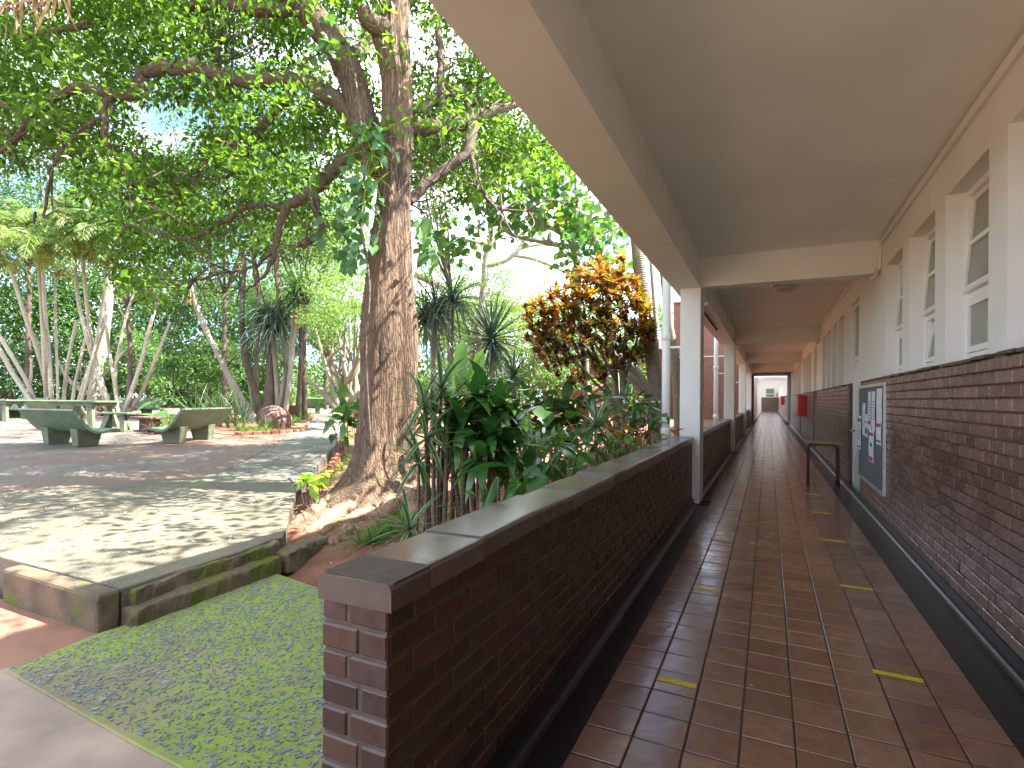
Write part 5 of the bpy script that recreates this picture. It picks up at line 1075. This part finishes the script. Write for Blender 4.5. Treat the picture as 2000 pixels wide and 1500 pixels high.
striped('single white striped dracaena rosette left of the croton stems', [(1165, 832, 6.6)], 30, .50, .05)
bb = at(910, 830, 6.8); bn = thing('banana_plant', 'upright light green banana leaves rising behind the cane plant', 'plant', tuple(bb))
bl = leaf_me('banana', M['banana'], lambda u: max(.05, round_(u)), 8, 0.05, 0.10)
leaf_objs(bn, bb, bl, np.array([at(895, 775, 6.8), at(912, 790, 6.9), at(885, 785, 6.7)]), np.array([[.03, .05, 1], [.22, .1, .9], [-.15, 0, 1.]]), np.array([[.3, -1, .1], [.5, -.9, .1], [.1, -1, .1]]), np.array([.74, .74, .5]), np.array([.20, .20, .12]))
mb = MB(); x0 = at(900, 930, 6.8); x0[2] = soil_h(x0[0], x0[1]); mb.tube(spline([x0, at(898, 850, 6.8), at(898, 775, 6.8)], 5), .045, 10); rel(mb, bb).build('stem', M['lime'], bn, smooth=True)
def shrub(label, spots, n, me, L, W, spread, name='leafy_shrub', group='low shrubs in the bed', up=.8):
    b = at(*spots[0]); b[2] = soil_h(b[0], b[1]); s_ = thing(name, label, 'shrub', tuple(b), group=group)
    Cc = np.array([at(*q) for q in spots]); P = np.repeat(Cc, n, 0) + rng.normal(size=(len(Cc) * n, 3)) * np.array(spread); P[:, 2] = np.maximum(P[:, 2], b[2] + .05); k_ = len(P); sc = .7 + .6 * rng.random(k_)
    leaf_objs(s_, b, me, P, unit(rdir(k_) * .9 + np.array([0, 0, -.15]) + unit(P - P.mean(0)) * .5), unit(rdir(k_) * .5 + [0, 0, up]), L * sc, W * sc)
    st = MB()
    for q in P[rng.permutation(k_)[:max(8, len(Cc) * 3)]]: x0 = b + (q - b) * np.array([.45, .45, 0]); x0[2] = soil_h(x0[0], x0[1]) - .02; st.tube(spline([x0, (x0 + q) / 2 + rng.normal(size=3) * .03, q], 3), .008, 5)
    rel(st, b).build('stems', M['cane'], s_, kind='stuff')
bro = leaf_me('broad', M['broad'], heart, 4, 0.08, 0.25); lanc = leaf_me('lance', M['broad'], lance, 4, 0.04, 0.3); cro = leaf_me('crol', M['crotonlow'], lance, 4, 0.05, 0.2)
glo2 = leaf_me('glo2', M['glossy'], lance, 4, 0.05, 0.3); big = leaf_me('big', M['glossy'], lance, 6, 0.05, 0.35); vin2 = leaf_me('lime', M['lime'], heart, 4, 0.06, 0.2)
shrub('broad leaved green shrub in the bed behind the cane plant', [(1010, 812, 10), (1045, 800, 10.3), (1080, 805, 10.3), (1110, 815, 10.1), (1040, 835, 9.7), (1090, 840, 9.7), (985, 790, 10.5), (1125, 800, 10.5), (960, 800, 9.9)], 33, bro, .30, .22, (.28, .28, .15))
shrub('broad leaved shrub left of the big trunk by the path', [(690, 800, 12), (700, 830, 11.5), (680, 820, 12)], 26, bro, .30, .2, (.25, .25, .2))
shrub('low lance leaved plants in front of the broad shrub', [(1050, 862, 6.9), (1085, 872, 6.7), (1065, 885, 6.4), (1110, 865, 7)], 22, lanc, .30, .055, (.16, .16, .09))
shrub('big veined dark green leaves leaning on the wall coping', [(1075, 915, 4.9), (1035, 925, 4.7), (1105, 905, 5.2), (1010, 945, 4.4)], 6, big, .36, .13, (.12, .12, .05), up=1.6)
shrub('red and yellow low crotons under the croton tree', [(1190, 835, 8.6), (1225, 840, 8.6), (1255, 845, 8.4), (1215, 815, 9.2), (1262, 815, 9), (1180, 860, 7.6), (1270, 870, 7.5), (1240, 875, 7.2)], 24, cro, .22, .07, (.2, .2, .13))
shrub('dark leaved plant with pale leaf edges beside the downpipe', [(1250, 790, 8.4), (1265, 815, 8.2), (1240, 805, 8.6)], 22, glo2, .26, .075, (.16, .16, .1))
shrub('small green plant at the wall below the croton stems', [(1225, 862, 7.4), (1150, 890, 6.0), (1190, 880, 6.4)], 18, lanc, .20, .035, (.13, .13, .06))
shrub('dark green understory leaves along the outer side of the wall', [(1000, 970, 4.3), (960, 990, 4.1), (1040, 900, 5.8), (1130, 880, 6.3), (1150, 850, 7.4)], 18, glo2, .28, .06, (.17, .17, .08))
shrub('bright lime leafed seedling at the slab corner beside the roots', [(612, 936, 6.7), (604, 950, 6.6)], 11, vin2, .16, .10, (.09, .09, .05), 'lime_seedling')
shrub('lime leaf sprout at the foot of the croton stems', [(1218, 858, 6.8), (1205, 868, 6.7)], 8, vin2, .11, .08, (.06, .06, .05), 'lime_seedling')
shrub('large paddle leaves at the edge of the middle bed', [(322, 800, 21), (312, 818, 20.5)], 7, bro, .6, .3, (.25, .25, .2), 'paddle_leaf_plant')
def tuft(label, spots, n, L, W, mat='grass', name='grass_tuft', lo=10, droop=.7, group='grass tufts in the beds'):
    Cc = [np.array(soil(a, y)) for a, y in spots]; b = Cc[0]; t_ = thing(name, label, 'grass', tuple(b), group=group); V, F = rosette(Cc, n, L, W, lo, 88, droop); part('blades', V, F, b, M[mat], t_, 'stuff')
tuft('strap grass tuft between the stones and the low wall', [(745, 1052), (765, 1042), (725, 1062), (785, 1030), (705, 1075)], 34, .34, .018)
tuft('strap grass edging the path left of the trunk', [(650, 935), (668, 920), (690, 905), (640, 950), (695, 925), (700, 890)], 34, .34, .02)
tuft('grass tuft under the striped rosette', [(1200, 895), (1215, 900), (1180, 905)], 26, .3, .015)
tuft('grassy green strip right of the path further up', [(672, 870), (680, 850), (676, 838)], 30, .45, .03)
def gtuft(label, spots, n, L, W, mat, name, cat='plant', lo=10, droop=.7, group='plants in the middle bed'):
    Cc = [np.array(gnd(a, y)) for a, y in spots]; b = Cc[0]; t_ = thing(name, label, cat, tuple(b), group=group); V, F = rosette(Cc, n, L, W, lo, 88, droop); part('blades', V, F, b, M[mat], t_, 'stuff')
gtuft('tall reeds growing in the middle bed behind the second bench', [(400, 838), (430, 835), (415, 832), (445, 838), (460, 835), (382, 836), (475, 838)], 17, 1.5, .03, 'yucca', 'reed_clump', lo=55, droop=.25)
gtuft('fine grass at the foot of the yucca trunks', [(480, 845), (500, 848), (465, 842), (520, 845)], 40, .55, .02, 'grass', 'bed_grass')
gtuft('green ground leaves beside the boulder', [(570, 832), (580, 826), (590, 820), (600, 818)], 34, .5, .07, 'broad', 'bed_leaves')
gtuft('red bromeliads at the foot of the right palm clump', [(215, 812), (232, 814), (250, 812), (198, 812)], 26, .7, .09, 'bromeliad', 'bromeliads')
gtuft('dark red bromeliads under the stone slab seat', [(300, 846), (310, 848), (292, 846)], 22, .38, .07, 'bromeliad', 'bromeliads')
gtuft('green spiky leaves behind the second bench', [(330, 830), (350, 832), (365, 830)], 30, .6, .05, 'grass', 'bed_leaves')
# croton tree
kb_ = at(1218, 900, 10.6); kb_[2] = soil_h(kb_[0], kb_[1]); ct = thing('croton_tree', 'croton small tree with orange, yellow and dark maroon leaves', 'tree', tuple(kb_))
D = 10.6
for p_ in [[(1222, 960, 9), (1217, 880, 8), (1210, 820, 7), (1190, 770, 4), (1170, 720, 3), (1150, 650, 2)], [(1215, 830, 5), (1220, 780, 5), (1218, 720, 4), (1222, 650, 3), (1225, 590, 2)], [(1212, 815, 5), (1205, 760, 4), (1200, 700, 4), (1185, 640, 3), (1175, 560, 2)], [(1192, 775, 3), (1150, 735, 2.5), (1110, 690, 2), (1080, 660, 1.5)], [(1203, 745, 3), (1180, 700, 2.5), (1140, 640, 2), (1110, 600, 1.5)], [(1219, 740, 3), (1238, 690, 2.5), (1248, 640, 2)]]:
    mb = MB(); limb(mb, [(a, y, D + rng.normal() * .1, w) for a, y, w in p_], 8, 5, .04); rel(mb, kb_).build('stem', M['greyring'], ct, smooth=True)
tu, tl = [], []
while len(tu) + len(tl) < 460:
    a, y = rng.uniform(1025, 1275), rng.uniform(500, 765); u = (a - 1150) / 118; v = (y - 640) / 118
    yt = np.interp(a, [1030, 1070, 1110, 1150, 1180, 1200, 1215, 1240, 1270], [600, 575, 540, 515, 505, 550, 500, 540, 610])
    yb = np.interp(a, [1030, 1080, 1130, 1200, 1270], [680, 735, 760, 735, 700])
    if not (yt < y < yb): continue
    p_ = at(a, y, D + rng.uniform(-.95, .95) * math.sqrt(max(.05, 1 - min(1, u * u))))
    (tu if (y - yt) < 130 * rng.random() + 20 else tl).append(p_)
for nm, Cc, m_ in (('upper_leaves', tu, M['croton']), ('lower_leaves', tl, M['croton'])):
    tv, tf = leaf_t(lance, 3, .08, .2); V, F = rosette(Cc, 12, .20, .066, -10, 75, .2, .06, lance, 3)
    if nm == 'lower_leaves': m_ = leafmat('older croton leaf', [(0, (.06, .02, .018)), (.22, (.12, .03, .02)), (.42, (.06, .11, .02)), (.65, (.12, .16, .02)), (.8, (.28, .22, .02)), (.92, (.38, .14, .02)), (1, (.12, .14, .02))], .3, .25, .55, (1.4, 1.3, .9))
    part(nm, V, F, kb_, m_, ct)
# boulder, planter, edging bricks, plant label
p = gnd(535, 836); bm = bmesh.new(); bmesh.ops.create_icosphere(bm, subdivisions=4, radius=.56)
for v in bm.verts: v.co *= 1 + .16 * mn.noise(v.co * 1.9) + .05 * mn.noise(v.co * 6); v.co.z *= .9; v.co.x *= 1.0
me = bpy.data.meshes.new('boulder'); bm.to_mesh(me); bm.free(); [setattr(q_, 'use_smooth', True) for q_ in me.polygons]
obj('boulder', me, M['stone'], label='large rounded red brown boulder at the corner of the middle bed', cat='boulder', loc=(p[0], p[1], p[2] + .27))
p = gnd(568, 818); po = thing('planter_trough', 'terracotta planter trough beside the slim trunks behind the boulder', 'planter', p, math.radians(25)); MB().add([(-.28, -.15, .28), (.28, -.15, .28), (.28, .15, .28), (-.28, .15, .28), (-.34, -.2, .62), (.34, -.2, .62), (.34, .2, .62), (-.34, .2, .62)], [(0, 3, 2, 1), (4, 5, 6, 7), (0, 1, 5, 4), (1, 2, 6, 5), (2, 3, 7, 6), (3, 0, 4, 7)]).build('trough', M['edging'], po); MB().box(-.2, .2, -.12, .12, 0, .279).build('stand', M['stone'], po)
V, F = rosette([np.array([0, 0, .6])], 26, .5, .05, 20, 88, .3); obj('leaves', mesh_np('leaves', V, F), M['grass'], po)
eb_ = gnd(600, 842); ed = thing('bed_edging', 'terracotta brick edging around the middle bed', 'edging', tuple(eb_))
ebm = bevel_me(MB().box(-.11, .11, -.05, .05, -.1, .09).me('brick'), .01, 1); ebm.materials.append(M['edging'])
pts = spline([list(gnd(a, y)) for a, y in [(465, 850), (520, 848), (565, 845), (592, 842), (598, 835), (606, 822), (612, 813)]], 12); cur = 0; last = None
for q in pts:
    if last is None or np.linalg.norm(q - last) > .24:
        o = obj('brick', ebm, None, ed, loc=tuple(q - eb_)); d = (q - last) if last is not None else np.array([1., 0, 0]); o.rotation_euler[2] = math.atan2(d[1], d[0]) + rng.normal() * .05; last = q
mb = MB().prism([tuple(gnd(a, y)[:2]) for a, y in [(592, 843), (460, 851), (330, 838), (330, 822), (420, 814), (612, 811)]][::-1], 0, lambda x, y: gz(x, y) + .025); mb.build('middle_bed_soil', M['soil'], kind='structure')
e2 = soil(655, 880); er = thing('path_edging', 'red brick pieces edging the path left of the trunk', 'edging', tuple(e2))
for q in spline([list(at(a, y, 1)) for a, y in [(600, 945), (625, 920), (652, 882), (662, 850), (668, 832)]], 5):
    r_ = q - CAM; Dq = (H - .17) / (-r_[2] + .015); x_ = CAM + r_ * Dq + np.array([.09, .07, -.05]); o = obj('brick', ebm, None, er, loc=tuple(x_ - e2)); o.rotation_euler = (rng.normal() * .1, rng.normal() * .1, 2.3 + rng.normal() * .15)
p = soil(1062, 850); pl_ = thing('plant_label', 'small white oval plant label on a stake in the bed', 'label', tuple(at(1062, 850, 6.6)))
MB().tube([(0, 0, -.5), (0, 0, .06)], .004, 5).build('stake', M['metal'], pl_); bm = bmesh.new(); bmesh.ops.create_uvsphere(bm, u_segments=14, v_segments=8, radius=.03); [setattr(v, 'co', Vector((v.co.x * .8, v.co.y * .12, v.co.z * 1.3 + .06))) for v in bm.verts]; me = bpy.data.meshes.new('tag'); bm.to_mesh(me); bm.free(); obj('tag', me, M['paper'], pl_)
# dry frond hanging in the top left corner, fallen leaves on the ground
fb = at(40, -20, 6.2); df = thing('dry_palm_leaf', 'dry brown palm leaf hanging in the top left corner', 'leaf', tuple(fb))
k_ = 26; P = np.array([at(10 + i * 4.4, -18 + 6 * math.sin(i), 6.2) for i in range(k_)]); tv, tf = leaf_t(strap, 4, .02, .1); V, F = scatter(P, unit(np.array([-.25, -.1, -.8]) + rng.normal(size=(k_, 3)) * .35), rdir(k_), rng.uniform(.25, .6, k_), .035, tv, tf); part('blades', V, F, fb, M['drytex'], df)
mb = MB(); limb(mb, [(-30, -30, 6.2, 3), (60, -22, 6.2, 3), (130, -10, 6.2, 3), (132, 40, 6.2, 1.5)], 6, 4, 0); rel(mb, fb).build('midrib', M['drytex'], df)
k_ = 700; P = np.array([gnd(a, y) for a, y in zip(rng.uniform(0, 600, k_), rng.uniform(850, 1080, k_))]); P = P[(P[:, 0] < -4.3) & (P[:, 1] > 2.2)]; ok = P[:, 1] > 3.6 - (P[:, 0] + 4) * .95 * 0; P = P[(P[:, 1] < 3.4 - (P[:, 0] + 4.1) * 1.02)]
V, F = scatter(P + [0, 0, .008], rdir(len(P), 0, .1), unit(rdir(len(P)) * .25 + [0, 0, 1.]), rng.uniform(.015, .06, len(P)), rng.uniform(.012, .03, len(P)))
M['litter'] = leafmat('leaf litter', [(0, (.30, .22, .12)), (.5, (.45, .40, .34)), (1, (.22, .12, .05))], .1, .7)
obj('leaf_litter', mesh_np('leaf_litter', V, F), M['litter'], label='scattered small fallen leaves on the patio', cat='leaf litter', kind='stuff')
k_ = 420; P = np.array([soil(a, y) for a, y in zip(rng.uniform(570, 900, k_), rng.uniform(960, 1110, k_))]); P = P[(P[:, 1] > 3.5) & (P[:, 0] < -1.4)]
V, F = scatter(P + [0, 0, .015], rdir(len(P), 0, .2), unit(rdir(len(P)) * .4 + [0, 0, 1.]), rng.uniform(.02, .07, len(P)), rng.uniform(.012, .035, len(P)))
obj('leaf_litter', mesh_np('leaf_litter', V, F), M['litter'], label='fallen leaves and crumbs on the red soil under the tree', cat='leaf litter', kind='stuff')
# small bird on a twig
bp = at(68, 422, TD + .5); bd = thing('bird', 'tiny dark bird perched on a hanging twig at the left', 'bird', tuple(bp))
bm = bmesh.new(); bmesh.ops.create_uvsphere(bm, u_segments=12, v_segments=8, radius=.03); [setattr(v, 'co', Vector((v.co.x, v.co.y * .8, v.co.z * 1.5))) for v in bm.verts]
bmesh.ops.create_uvsphere(bm, u_segments=10, v_segments=6, radius=.02, matrix=Matrix.Translation((.012, 0, .05))); bmesh.ops.create_cone(bm, segments=6, radius1=.007, radius2=0, depth=.025, matrix=Matrix.Translation((.038, 0, .05)) @ Matrix.Rotation(math.pi / 2, 4, 'Y')); me = bpy.data.meshes.new('body'); bm.to_mesh(me); bm.free(); obj('body', me, M['rubber'], bd)
MB().box(-.03, -.01, -.008, .008, -.11, -.03).build('tail', M['rubber'], bd)
